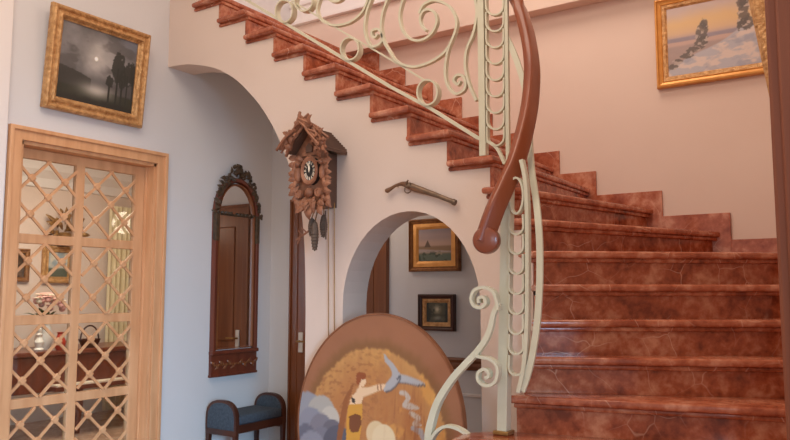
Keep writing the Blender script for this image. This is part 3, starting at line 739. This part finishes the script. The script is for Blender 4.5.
for i in range(20):
    s = random.choice((-1, 1)); t = random.uniform(0, 1)
    b.leaf(CL(s * .145 * t, 2.32 - .155 * t + random.uniform(-.02, .03), RY - .015), (random.uniform(-1, 1), -.3, random.uniform(-.6, 1)), (0, -1, 0), random.uniform(.04, .07), .03)
for s in (-1, 1):
    b.ball(CL(s * .125, 2.18, RY - .01), (.026, .024, .022)); b.ball(CL(s * .145, 2.195, RY - .02), .014)
link('branch_crest', b, 'clock_wood', ck, True)
b = B()   # oak leaves on the front and round the foot
for i in range(30):
    a = 2 * math.pi * i / 30
    x = .115 * math.cos(a); z = 1.985 + .155 * math.sin(a)
    if z > 2.09 and abs(x) < .07: continue
    b.leaf(CL(x * .85, z, FY - .03), (math.cos(a) + random.uniform(-.5, .5), -.35, math.sin(a) + random.uniform(-.5, .3)), (0, -1, 0), random.uniform(.05, .08), random.uniform(.03, .045))
for i in range(18):
    x = random.uniform(-.12, .13); b.leaf(CL(x, 1.86 + random.uniform(-.03, .03), FY - .03), (x * 7 + random.uniform(-.3, .3), -.4, -1 + random.uniform(-.2, .7)), (0, -1, .1), random.uniform(.06, .1), random.uniform(.035, .05))
for i in range(12):
    s = -1 if i % 2 else 1; b.leaf(CL(s * .1, 1.90 + .02 * i, FY - .03), (s, -.3, random.uniform(-.5, .7)), (0, -1, 0), .07, .04)
link('oak_leaves', b, 'clock_wood', ck)
for s in (-1, 1):   # a carved bird at each side of the dial
    b = B()
    b.ball(CL(s * .095, 2.02, FY - .045), (.024, .022, .05)); b.ball(CL(s * .09, 2.08, FY - .055), .018); b.tube([CL(s * .09, 2.08, FY - .07), CL(s * .075, 2.078, FY - .09)], .005, 5)
    b.leaf(CL(s * .1, 2.0, FY - .04), (s * .3, 0, -1), (0, -1, 0), .09, .03); b.ball(CL(s * .075, 1.90, FY - .045), (.026, .022, .026))
    b.tube([CL(s * .075 + .022 * math.cos(t), 1.90 + .022 * math.sin(t), FY - .062) for t in [2 * math.pi * q / 10 for q in range(10)]], .006, 5, True)
    link('carved_bird', b, 'clock_wood', ck, True)
DZ = 2.035
b = B(); X = basis(CL(0, DZ, FY - .05), (1, 0, 0), (0, 0, 1)) @ Matrix.Diagonal((.9, 1.24, 1, 1))
b.lathe([(0, -.045), (.066, -.045), (.066, -.004), (.058, .006), (.046, .0), (.0, -.004)], X, 32); dial = link('dial', b, 'black', ck, True)
b = B(); b.lathe([(.045, .0), (.068, -.006), (.072, .004), (.066, .012), (.058, .010), (.047, .003)], X, 32); link('dial_ring', b, 'clock_wood', ck, True)
b = B()
ROM = ['XII', 'I', 'II', 'III', 'IIII', 'V', 'VI', 'VII', 'VIII', 'IX', 'X', 'XI']
for i in range(12):
    a = math.pi / 2 - 2 * math.pi * i / 12
    Y = X @ Matrix.Rotation(a - math.pi / 2, 4, 'Z') @ Matrix.Translation((0, .038, 0))
    s = ROM[i]; n = len(s); wd = .0045
    for j, ch in enumerate(s):
        x = (j - (n - 1) / 2) * wd
        if ch == 'I': b.box((x - .001, -.008, -.002), (x + .001, .008, .003), Y)
        elif ch == 'V':
            for q in (-1, 1): b.box((-.001, -.008, -.002), (.001, .008, .003), Y @ Matrix.Translation((x + q * .0012, 0, 0)) @ Matrix.Rotation(-q * .25, 4, 'Z'))
        else:
            for q in (-1, 1): b.box((-.001, -.008, -.002), (.001, .008, .003), Y @ Matrix.Translation((x, 0, 0)) @ Matrix.Rotation(q * .35, 4, 'Z'))
link('numerals', b, 'ivory', dial)
b = B(); b.leaf(X @ V((0, -.01, .006)), (0.1, 0, 1), (0, -1, 0), .045, .012, curl=.02); b.leaf(X @ V((0, -.008, .008)), (-.05, 0, 1), (0, -1, 0), .06, .009, curl=.02)
link('hands', b, 'ivory', dial)
b = B(); b.prism([(xc - .025, 2.15), (xc + .025, 2.15), (xc + .025, 2.185), (xc, 2.205), (xc - .025, 2.185)], FY - .035, FY - .02, axis='y', bev=.002); link('cuckoo_door', b, 'clock_case', ck)
b = B(); b.tube([CL(0, 1.86, FY + .04), CL(.005, 1.70, FY - .01)], .004, 6); b.ball(CL(.0, 1.905, FY - .05), .028); b.lathe([(0, 0), (.03, .004), (.034, .008), (0, .012)], basis(CL(.005, 1.80, FY - .05), (1, 0, 0), (0, 0, 1)), 16)
b.leaf(CL(.005, 1.84, FY - .05), (0, 0, -1), (0, -1, 0), .1, .06); link('pendulum', b, 'clock_wood', ck, True)
for x, zt_, zb, y in ((-.02, 1.76, 1.645, FY + .0), (.02, 1.74, 1.56, FY - .02), (.045, 1.78, 1.64, FY + .03)):
    b = B(); h = zt_ - zb; prof = [(0, 0), (.010, .01 * h / .15)]
    for i in range(9): prof += [(.012 + .012 * math.sin(math.pi * (i + 1) / 10.5), h * (i + .5) / 10), (.009 + .012 * math.sin(math.pi * (i + 1) / 10.5), h * (i + 1.2) / 10)]
    prof += [(.004, h), (0, h + .01)]
    b.lathe(prof, Matrix.Translation(CL(x, zb, y)), 14)
    w = link('cone_weight', b, 'cone', ck, True)
    b = B(); b.tube([CL(x, zt_, y), CL(x * .8, 1.86, FY + .04)], .003, 5); link('chain', b, 'brass', w)
b = B(); b.tube([CL(.066, 1.80, FY + .02), CL(.07, 1.63, FY + .02)], .005, 6); link('chain_end', b, 'cone', ck)
b = B()
for x in (.0, .045): b.tube([CL(x, 1.86, YA - .03), CL(x, .72, YA - .012)], .0028, 5)
link('hanging_chain', b, 'brass', ck)
b = B(); b.tube([CL(-.14, 1.635), CL(-.10, 1.655), CL(-.03, 1.69), CL(0, 1.70)], .006, 6); b.tube([CL(-.09, 1.66), CL(-.125, 1.69)], .005, 5); b.tube([CL(-.10, 1.655), CL(-.13, 1.61)], .005, 5); b.tube([CL(-.06, 1.675), CL(-.1, 1.705)], .0045, 5)
link('carved_antlers', b, 'clock_wood', ck, True)

# ================================================================== PISTOL
pz = thing('antique_pistol', 'antique long-barrelled flintlock pistol hung on the wall above the small arch', 'pistol', (-2.2, YA, 1.87))
GY = YA - .028
g = lambda px, py, y=GY: on_y(px, py, y)
b = B(); pth = smooth_path([g(387, 190.8), g(391, 188.6), g(396, 185.4), g(402, 183.8), g(407, 185), g(414, 188.2), g(424, 192), g(437, 196.8)], 4)
sc_ = [1.15 - .45 * ss(0, .25, i / (len(pth) - 1)) + .75 * ss(.3, .6, i / (len(pth) - 1)) - .9 * ss(.7, 1, i / (len(pth) - 1)) for i in range(len(pth))]
b.sweep(pth, [(math.cos(t) * .0125, math.sin(t) * .0125) for t in [2 * math.pi * q / 10 for q in range(10)]], (0, -1, 0), scale=[float(x) for x in sc_]); b.ball(g(387.5, 190.6), (.016, .014, .014)); link('stock', b, 'gun_wood', pz, True)
b = B(); b.tube([g(409, 184.8, GY - .004), g(430, 192.6, GY - .004), g(454.5, 202.3, GY - .004)], .0145, 12, radii=[1.1, .95, .9]); b.tube([g(453, 201.8, GY - .004), g(455.5, 202.8, GY - .004)], .0165, 12); link('barrel', b, 'steel', pz, True)
b = B(); b.tube(smooth_path([g(405, 187.5), g(405, 191.5), g(407.5, 193), g(410.5, 191.5), g(411, 189.5)], 4), .0035, 6); link('trigger_guard', b, 'steel', pz, True)
b = B(); b.tube([g(406, 185, GY - .02), g(406.8, 182, GY - .02), g(408.3, 180, GY - .02)], .005, 6); b.ball(g(408, 186, GY - .018), (.02, .007, .012)); b.tube([g(410, 185, GY - .018), g(410.5, 183, GY - .018)], .006, 6); link('flintlock', b, 'steel', pz, True)
b = B(); b.tube([g(420, 191, YA), g(420, 191, GY)], .004, 6); link('wall_hook', b, 'brass', pz); b = B(); b.tube([g(398, 187, YA), g(398, 185.5, GY)], .004, 6); link('wall_hook', b, 'brass', pz)

# ================================================================== ROUND PAINTED TABLE TOP
R_ = .602; lean = math.radians(4.5)
pl_c = V((-2.362, YA - .155, .602 * math.cos(lean) + .005))
disc = thing('round_painted_disc', 'round copper toned panel painted with a woman and birds, leaning below the small arch', 'decorative disc', (-2.362, YA - .155, 0))
XD = Matrix.Translation(pl_c) @ Matrix.Rotation(math.radians(-7), 4, 'Z') @ basis((0, 0, 0), (1, 0, 0), (0, math.sin(lean), math.cos(lean)))
def q2(zx, zy): # zoomed picture sample -> disc units
    px, py = 290 + zx / 3.145, 300 + zy / 3.145
    return ((px - 377.4) / 83.0, -(py - 427.5 - .135 * (px - 377.4)) / 111.0)
def p_disc(x, y):
    n = vnoise(x, y, 6, 1); n2 = vnoise(x, y, 22, 2); st_ = vnoise(x * 3.2, y * .6, 9, 5)
    r = np.hypot(x, y)
    c = np.zeros((len(x), 3)) + np.array([164, 110, 78.]); c = mixc(c, (146, 96, 68), n * .6)
    ra = np.hypot((x + .02) * 1.0, (y + .18) * 1.0)                # golden field under the arch of sky
    edge = .87 + .05 * (vnoise(np.arctan2(x, y + .18), y * 0, 26, 3) - .5) + .04 * (n - .5)
    band = ss(edge + .13, edge + .02, ra); c = mixc(c, (132, 92, 52), band * .75)
    gold = ss(edge + .01, edge - .02, ra)
    gc = mixc(np.zeros((len(x), 3)) + np.array([208, 156, 92.]), (188, 136, 82), n2)
    gc = mixc(gc, (176, 110, 64), ss(.9, .55, ra + .35 * (st_ - .5)) * (.35 + .5 * st_))
    gc = mixc(gc, (224, 166, 86), ss(.52, .64, n) * ss(-.2, .3, x) * .7)
    gc = mixc(gc, (156, 100, 60), ss(.55, .7, vnoise(x * 2, y * 4, 9, 8)) * ss(.35, -.2, x) * ss(.2, .5, y + .4) * .6)
    c = c * (1 - gold[:, None]) + gc * gold[:, None]
    # clouds low on the left
    for zx, zy, rr, col in ((40, 405, .34, (150, 152, 162)), (70, 345, .10, (150, 152, 160)), (95, 372, .2, (176, 172, 166)), (128, 385, .13, (196, 190, 180)), (60, 400, .17, (140, 142, 156)), (98, 418, .16, (128, 126, 138)), (140, 435, .15, (108, 106, 118)), (105, 455, .14, (122, 122, 136)), (45, 450, .15, (104, 106, 122)), (160, 470, .2, (92, 92, 106)), (70, 490, .2, (140, 142, 156)), (285, 428, .12, (226, 200, 158)), (310, 445, .14, (232, 210, 172))):
        cx, cy = q2(zx, zy); k = np.clip((rr - np.hypot(x - cx, (y - cy) * 1.05)) / .012 + .5, 0, 1); c = mixc(c, col, k)
    P = lambda L: [q2(*p) for p in L]
    c = mixc(c, (150, 90, 50), inpoly(x, y, P([(195, 278), (205, 268), (190, 330), (176, 440), (168, 520), (150, 520), (160, 400), (172, 320)])) * .9)
    skin = (236, 202, 164)
    c = mixc(c, skin, inpoly(x, y, P([(202, 306), (214, 298), (236, 303), (238, 312), (230, 350), (192, 350), (196, 320)])))
    c = mixc(c, skin, near_line(x, y, P([(226, 300), (255, 295), (285, 285), (308, 282)]), [.05, .035, .03, .022]))
    c = mixc(c, (170, 120, 90), near_line(x, y, P([(282, 278), (284, 292)]), .008) + 0); c = mixc(c, (170, 120, 90), near_line(x, y, P([(292, 276), (294, 290)]), .008))
    c = mixc(c, skin, near_line(x, y, P([(226, 274), (224, 300)]), .016))
    hx, hy = q2(232, 262); c = mixc(c, skin, ((x - hx) / .046) ** 2 + ((y - hy) / .05) ** 2 < 1)
    hx, hy = q2(227, 246); c = mixc(c, (150, 80, 42), ((x - hx) / .068) ** 2 + ((y - hy) / .034) ** 2 < 1); hx, hy = q2(219, 258); c = mixc(c, (150, 80, 42), ((x - hx) / .03) ** 2 + ((y - hy) / .045) ** 2 < 1)
    c = mixc(c, (60, 48, 44), inpoly(x, y, P([(198, 312), (210, 320), (212, 334), (202, 330)])))
    c = mixc(c, (214, 156, 62), inpoly(x, y, P([(190, 338), (236, 334), (238, 372), (236, 420), (226, 520), (192, 520), (186, 380)])))
    c = mixc(c, (124, 72, 40), inpoly(x, y, P([(194, 376), (214, 366), (234, 372), (236, 400), (228, 424), (206, 426), (196, 410)])))
    gr = (176, 176, 180); dk = (84, 84, 92)
    def bird(L, w, col=gr, d=True):
        if d: sh = [(p[0] + .02, p[1] - .018) for p in P(L)]; 
        nonlocal c
        if d: c = mixc(c, dk, near_line(x, y, sh, [q * .75 for q in w]) * .85)
        c = mixc(c, col, near_line(x, y, P(L), w))
    bird([(298, 180), (306, 200), (322, 216), (334, 236), (336, 254)], [.006, .022, .026, .034, .04])
    bird([(422, 276), (400, 272), (372, 262), (340, 256)], [.006, .026, .032, .04])
    bird([(340, 252), (330, 268), (318, 280), (306, 292)], [.045, .045, .04, .016])
    bird([(338, 252), (346, 244)], [.02, .012])
    bird([(356, 302), (368, 304), (380, 318), (368, 340), (386, 344), (410, 350)], [.02, .022, .022, .024, .03, .012], (196, 184, 172), False)
    bird([(388, 364), (400, 372), (412, 380), (400, 396), (420, 400)], [.02, .024, .024, .022, .01], (200, 188, 176), False)
    bird([(395, 408), (420, 420), (430, 440)], [.02, .03, .03], (168, 164, 170), False)
    # long hanging grass streaks on the right
    k = ss(.55, .72, vnoise(x * 5, y * .5, 10, 12)) * ss(.1, .3, x) * ss(.45, .2, y) * ss(edge, edge - .15, ra); c = mixc(c, (150, 92, 56), k * .55)
    return c
nr, na = 84, 240
vs = [V((0, 0, .02))]; prm = [(0., 0.)]
for i in range(1, nr + 1):
    for j in range(na):
        a = 2 * math.pi * j / na; r = i / nr
        vs.append(V((r * (R_ - .008) * math.cos(a), r * (R_ - .008) * math.sin(a), .02))); prm.append((r * math.cos(a), r * math.sin(a)))
fs = [(0, 1 + j, 1 + (j + 1) % na) for j in range(na)]
for i in range(nr - 1):
    for j in range(na): fs.append((1 + i * na + j, 1 + (i + 1) * na + j, 1 + (i + 1) * na + (j + 1) % na, 1 + i * na + (j + 1) % na))
at = V(disc['_at']); me = bpy.data.meshes.new('painted_face'); me.from_pydata([tuple((XD @ p) - at) for p in vs], [], fs); me.update()
prm = np.array(prm); colour_mesh(me, p_disc(prm[:, 0], prm[:, 1])); me.materials.append(M['lacquer'])
o = bpy.data.objects.new('painted_face', me); COL.objects.link(o); o.parent = disc; o['_at'] = list(at)
b = B(); b.lathe([(0, -.012), (R_ - .01, -.012), (R_, -.004), (R_ + .002, .012), (R_ - .002, .024), (R_ - .01, .024), (R_ - .012, .018), (0, .016)], XD, 120); link('rim', b, 'copper_rim', disc, True)

# ================================================================== ROOM BEYOND THE LATTICE DOOR
RX = -7.4
b = B(); b.box((RX - .1, .8, -.1), (XL - .14, 7.2, 0)); link('floor_far', b, 'floor', kind='structure')
b = B(); b.box((RX - .1, .8, 0), (RX, 7.2, 2.75)); link('wall_far_room', b, 'wall', kind='structure')
b = B(); b.box((RX, 6.6, 0), (XL - .14, 6.7, 2.75)); link('wall_far_room_end', b, 'wall', kind='structure')
b = B(); b.box((XL - .2, YF + .1, 0), (XL - .14, 6.7, 2.75)); b.box((RX, .8, 0), (XL - .14, .9, 2.75)); link('wall_far_room_side', b, 'wall', kind='structure')
b = B(); b.box((RX - .1, .8, 2.75), (XL - .14, 6.7, 2.8)); link('ceiling_far', b, 'white', kind='structure')
b = B(); b.prism([(RX, 2.42), (RX + .03, 2.43), (RX + .05, 2.52), (RX + .12, 2.6), (RX + .14, 2.75), (RX, 2.75)], .9, 6.6, axis='y'); link('trim_6', b, 'white', kind='structure')
pi_ = thing('piano', 'dark brown wooden piano with its keyboard seen through the lattice door', 'piano', (-6.75, 4.45, 0))
PX0, PX1, PY0, PY1 = -7.05, -6.42, 3.3, 5.45
b = B(); b.box((PX0, PY0, .42), (PX1, PY1, .745), bev=.01); link('body', b, 'red_wood', pi_)
b = B(); b.box((PX0 - .02, PY0 - .03, .745), (PX1 + .03, PY1 + .03, .79), bev=.012); link('lid', b, 'red_wood', pi_)
b = B(); b.box((PX1 - .02, 3.95, .43), (PX1 + .14, 5.2, .47), bev=.004); link('key_bed', b, 'red_wood', pi_)
b = B()
for i in range(46): b.box((PX1 + .0, 3.97 + i * .0265, .468), (PX1 + .13, 3.995 + i * .0265, .484))
link('keyboard', b, 'ivory', pi_)
for x, y in ((PX0 + .08, PY0 + .1), (PX1 - .06, PY0 + .1), (PX0 + .08, PY1 - .1), (PX1 - .06, PY1 - .1), (PX1 - .06, 4.3)):
    b = B(); b.lathe([(0, 0), (.03, 0), (.035, .04), (.028, .08), (.05, .25), (.06, .36), (.045, .40), (.06, .42), (0, .42)], Matrix.Translation((x, y, 0)), 14); link('leg', b, 'red_wood', pi_, True)
def picture_far(name, label, y, z, W, H, fw, fn, m):
    c = V((RX + .006, y, z)); picture(name, label, W, H, fw, basis(c, (0, 1, 0), (0, 0, 1)), fn, FLAT, m, c, nx=30)
picture_far('framed_picture', 'gilt framed pale blue picture behind the lattice door above the flowers', 4.60, 1.62, .36, .40, .07, p_blue, 'gold')
picture_far('framed_picture', 'dark gilt framed picture at the left edge behind the lattice door', 4.15, 1.60, .26, .34, .05, p_dark, 'gold_dark')
# bronze leaf wall ornament
t = thing('leaf_ornament', 'bronze leaf wall ornament seen through the top left lattice pane', 'wall ornament', (RX, 4.62, 2.02))
b = B()
for i in range(34):
    a = random.uniform(-.5, math.pi + .5); rr = random.uniform(.02, .16)
    b.leaf((RX + random.uniform(.03, .12), 4.62 + rr * math.cos(a), 1.95 + rr * math.sin(a) * 1.2), (random.uniform(0, .6), math.cos(a), math.sin(a)), (1, 0, 0), random.uniform(.09, .16), .05)
b.lathe([(0, 0), (.07, 0), (.09, .1), (.05, .14), (0, .14)], Matrix.Translation((RX + .09, 4.62, 1.82)), 14)
link('leaves', b, 'bronze', t)
# flowers on the piano
t = thing('flower_vase', 'vase of pink and cream flowers standing on the piano behind the lattice door', 'flowers', (-6.62, 4.02, .79))
b = B(); b.lathe([(0, 0), (.05, 0), (.055, .02), (.085, .1), (.06, .2), (.045, .24), (.06, .26), (.05, .26), (.03, .22), (0, .2)], Matrix.Translation((-6.62, 4.02, .79)), 18); link('vase', b, 'porcelain', t, True)
for m_, cnt in (('pink', 16), ('cream_petal', 9)):
    for i in range(cnt):
        a = random.uniform(0, 6.28); q = random.uniform(.0, 1.3); c = V((-6.62 + .14 * math.sin(q) * math.cos(a), 4.02 + .17 * math.sin(q) * math.sin(a), 1.12 + .17 * math.cos(q)))
        b = B(); b.ball(c, .03)
        for k in range(7):
            f = 6.28 * k / 7; b.leaf(c, (math.cos(f), math.sin(f), .5), (0, 0, 1), .055, .045)
        link('blossom', b, m_, t)
b = B()
for i in range(26):
    a = random.uniform(0, 6.28); b.leaf((-6.62, 4.02, 1.0), (math.cos(a) * .7, math.sin(a) * .7, random.uniform(.1, 1)), (0, 0, 1), random.uniform(.16, .24), .05)
link('foliage', b, 'leaf', t)
t = thing('porcelain_figurine', 'white porcelain figurine on the piano below the pink flowers', 'figurine', (-6.5, 3.98, .79))
b = B(); b.lathe([(0, 0), (.04, 0), (.045, .015), (.03, .03), (.042, .08), (.02, .125), (.028, .15), (.012, .165), (.02, .18), (.02, .2), (0, .215)], Matrix.Translation((-6.5, 3.90, .79)), 16); link('body', b, 'porcelain', t, True)
t = thing('red_vase', 'small red glazed vase on the piano beside the pink flowers', 'vase', (-6.45, 4.075, .79))
b = B(); b.lathe([(0, 0), (.03, 0), (.05, .04), (.055, .08), (.03, .13), (.022, .15), (.032, .165), (.02, .16), (0, .12)], Matrix.Translation((-6.45, 4.075, .79)), 16); link('body', b, 'red_glaze', t, True)
t = thing('basket', 'small dark basket with a curved handle on the piano behind the lattice door', 'basket', (-6.5, 4.5, .79))
b = B(); b.lathe([(0, 0), (.07, 0), (.1, .07), (.105, .08), (.09, .07), (.06, .01), (0, .01)], Matrix.Translation((-6.55, 4.45, .79)), 18); link('bowl', b, 'dark_wood', t, True)
b = B(); b.tube([(-6.55, 4.45 - .1 * math.cos(a), .86 + .14 * math.sin(a)) for a in [math.pi * i / 14 for i in range(15)]], .008, 6); link('handle', b, 'dark_wood', t, True)
b = B(); b.strap([(RX + .14 + .035 * math.sin(i * 1.1), 5.18 + i * .011, 0) for i in range(34)], .01, .01, (0, 0, 1)); b.bm.free()
b = B(); n_ = 40; pts = [(5.14 + i * .0115, RX + .12 + .03 * math.sin(i * 1.15)) for i in range(n_)]; pts2 = [(p, q - .006) for p, q in reversed(pts)]
b.prism([(q, p) for p, q in pts] + [(q, p) for p, q in pts2], .03, 2.3, axis='z'); tag(link('curtain', b, 'curtain', origin=(RX + .12, 5.35, 0)), 'cream gathered curtain hanging behind the right panes of the lattice door', 'curtain')
t = thing('floor_lamp', 'slim gilt floor lamp with cream shade behind the right lattice panes', 'lamp', (-6.9, 5.75, 0))
b = B(); b.lathe([(0, 0), (.13, 0), (.12, .03), (.02, .05), (.012, .3), (.02, .8), (.012, 1.4), (0, 1.45)], Matrix.Translation((-6.9, 5.75, 0)), 16); link('pole', b, 'gold_dark', t, True)
b = B(); b.lathe([(.1, 1.62), (.2, 1.35), (.195, 1.35), (.095, 1.62)], Matrix.Translation((-6.9, 5.75, 0)), 22); link('lamp_shade', b, 'curtain', t, True)

# ================================================================== LIGHT
def area(name, loc, target, size, power, col, sy=None):
    l = bpy.data.lights.new(name, 'AREA'); l.energy = power; l.color = col; l.size = size
    if sy: l.shape = 'RECTANGLE'; l.size_y = sy
    o = bpy.data.objects.new(name, l); COL.objects.link(o); o.location = loc
    o.rotation_euler = (V(target) - V(loc)).to_track_quat('-Z', 'Y').to_euler(); return o
def point(name, loc, power, col, r=.12):
    l = bpy.data.lights.new(name, 'POINT'); l.energy = power; l.color = col; l.shadow_soft_size = r
    o = bpy.data.objects.new(name, l); COL.objects.link(o); o.location = loc; return o
area('hall_lamp', (-2.2, 1.2, 4.5), (-2.2, 1.6, 0), 2.2, 62, (1, .84, .68))
area('stair_lamp', (-1.6, 3.9, 4.6), (-1.6, 4.1, 0), 1.0, 22, (1, .82, .66))
win = area('window_light', (1.9, -.6, 1.5), (-4.36, 2.9, .15), 1.0, 22, (.40, .70, 1.0), 1.6); win.data.spread = math.radians(45)
area('small_window_light', (1.2, -1.6, 2.0), (-1.0, 3.4, 1.0), .7, 9, (.8, .9, 1.0), 1.2)
area('landing_fill', (-3.6, 4.0, 4.65), (-3.2, 5.0, 3.7), .8, 9, (1, .9, .86))  # unseen fill light, added to brighten the upper trim on the back wall
area('far_room_lamp', (-5.8, 3.8, 2.65), (-6.2, 4.2, 0), 1.2, 55, (1, .86, .72))
point('passage_lamp', (-3.2, 4.2, 1.95), 3.0, (1, .82, .66), .1)
w = bpy.data.worlds.new('World'); bpy.context.scene.world = w; w.use_nodes = True
w.node_tree.nodes['Background'].inputs['Color'].default_value = (1.0, .92, .87, 1); w.node_tree.nodes['Background'].inputs['Strength'].default_value = .55

# ================================================================== CAMERA
cd = bpy.data.cameras.new('camera'); cam = bpy.data.objects.new('camera', cd); COL.objects.link(cam)
cam.location = CAM; cam.rotation_euler = CF.to_track_quat('-Z', 'Y').to_euler()
cd.sensor_fit = 'HORIZONTAL'; cd.sensor_width = 36; cd.lens = FPX / 790 * 36; cd.clip_start = .05
sc = bpy.context.scene; sc.camera = cam
sc.view_settings.view_transform = 'Standard'; sc.view_settings.look = 'None'; sc.view_settings.gamma = 1; sc.view_settings.use_curve_mapping = False
sc.view_settings.exposure = 0.24
for o in list(bpy.data.objects):
    if '_at' in o: del o['_at']
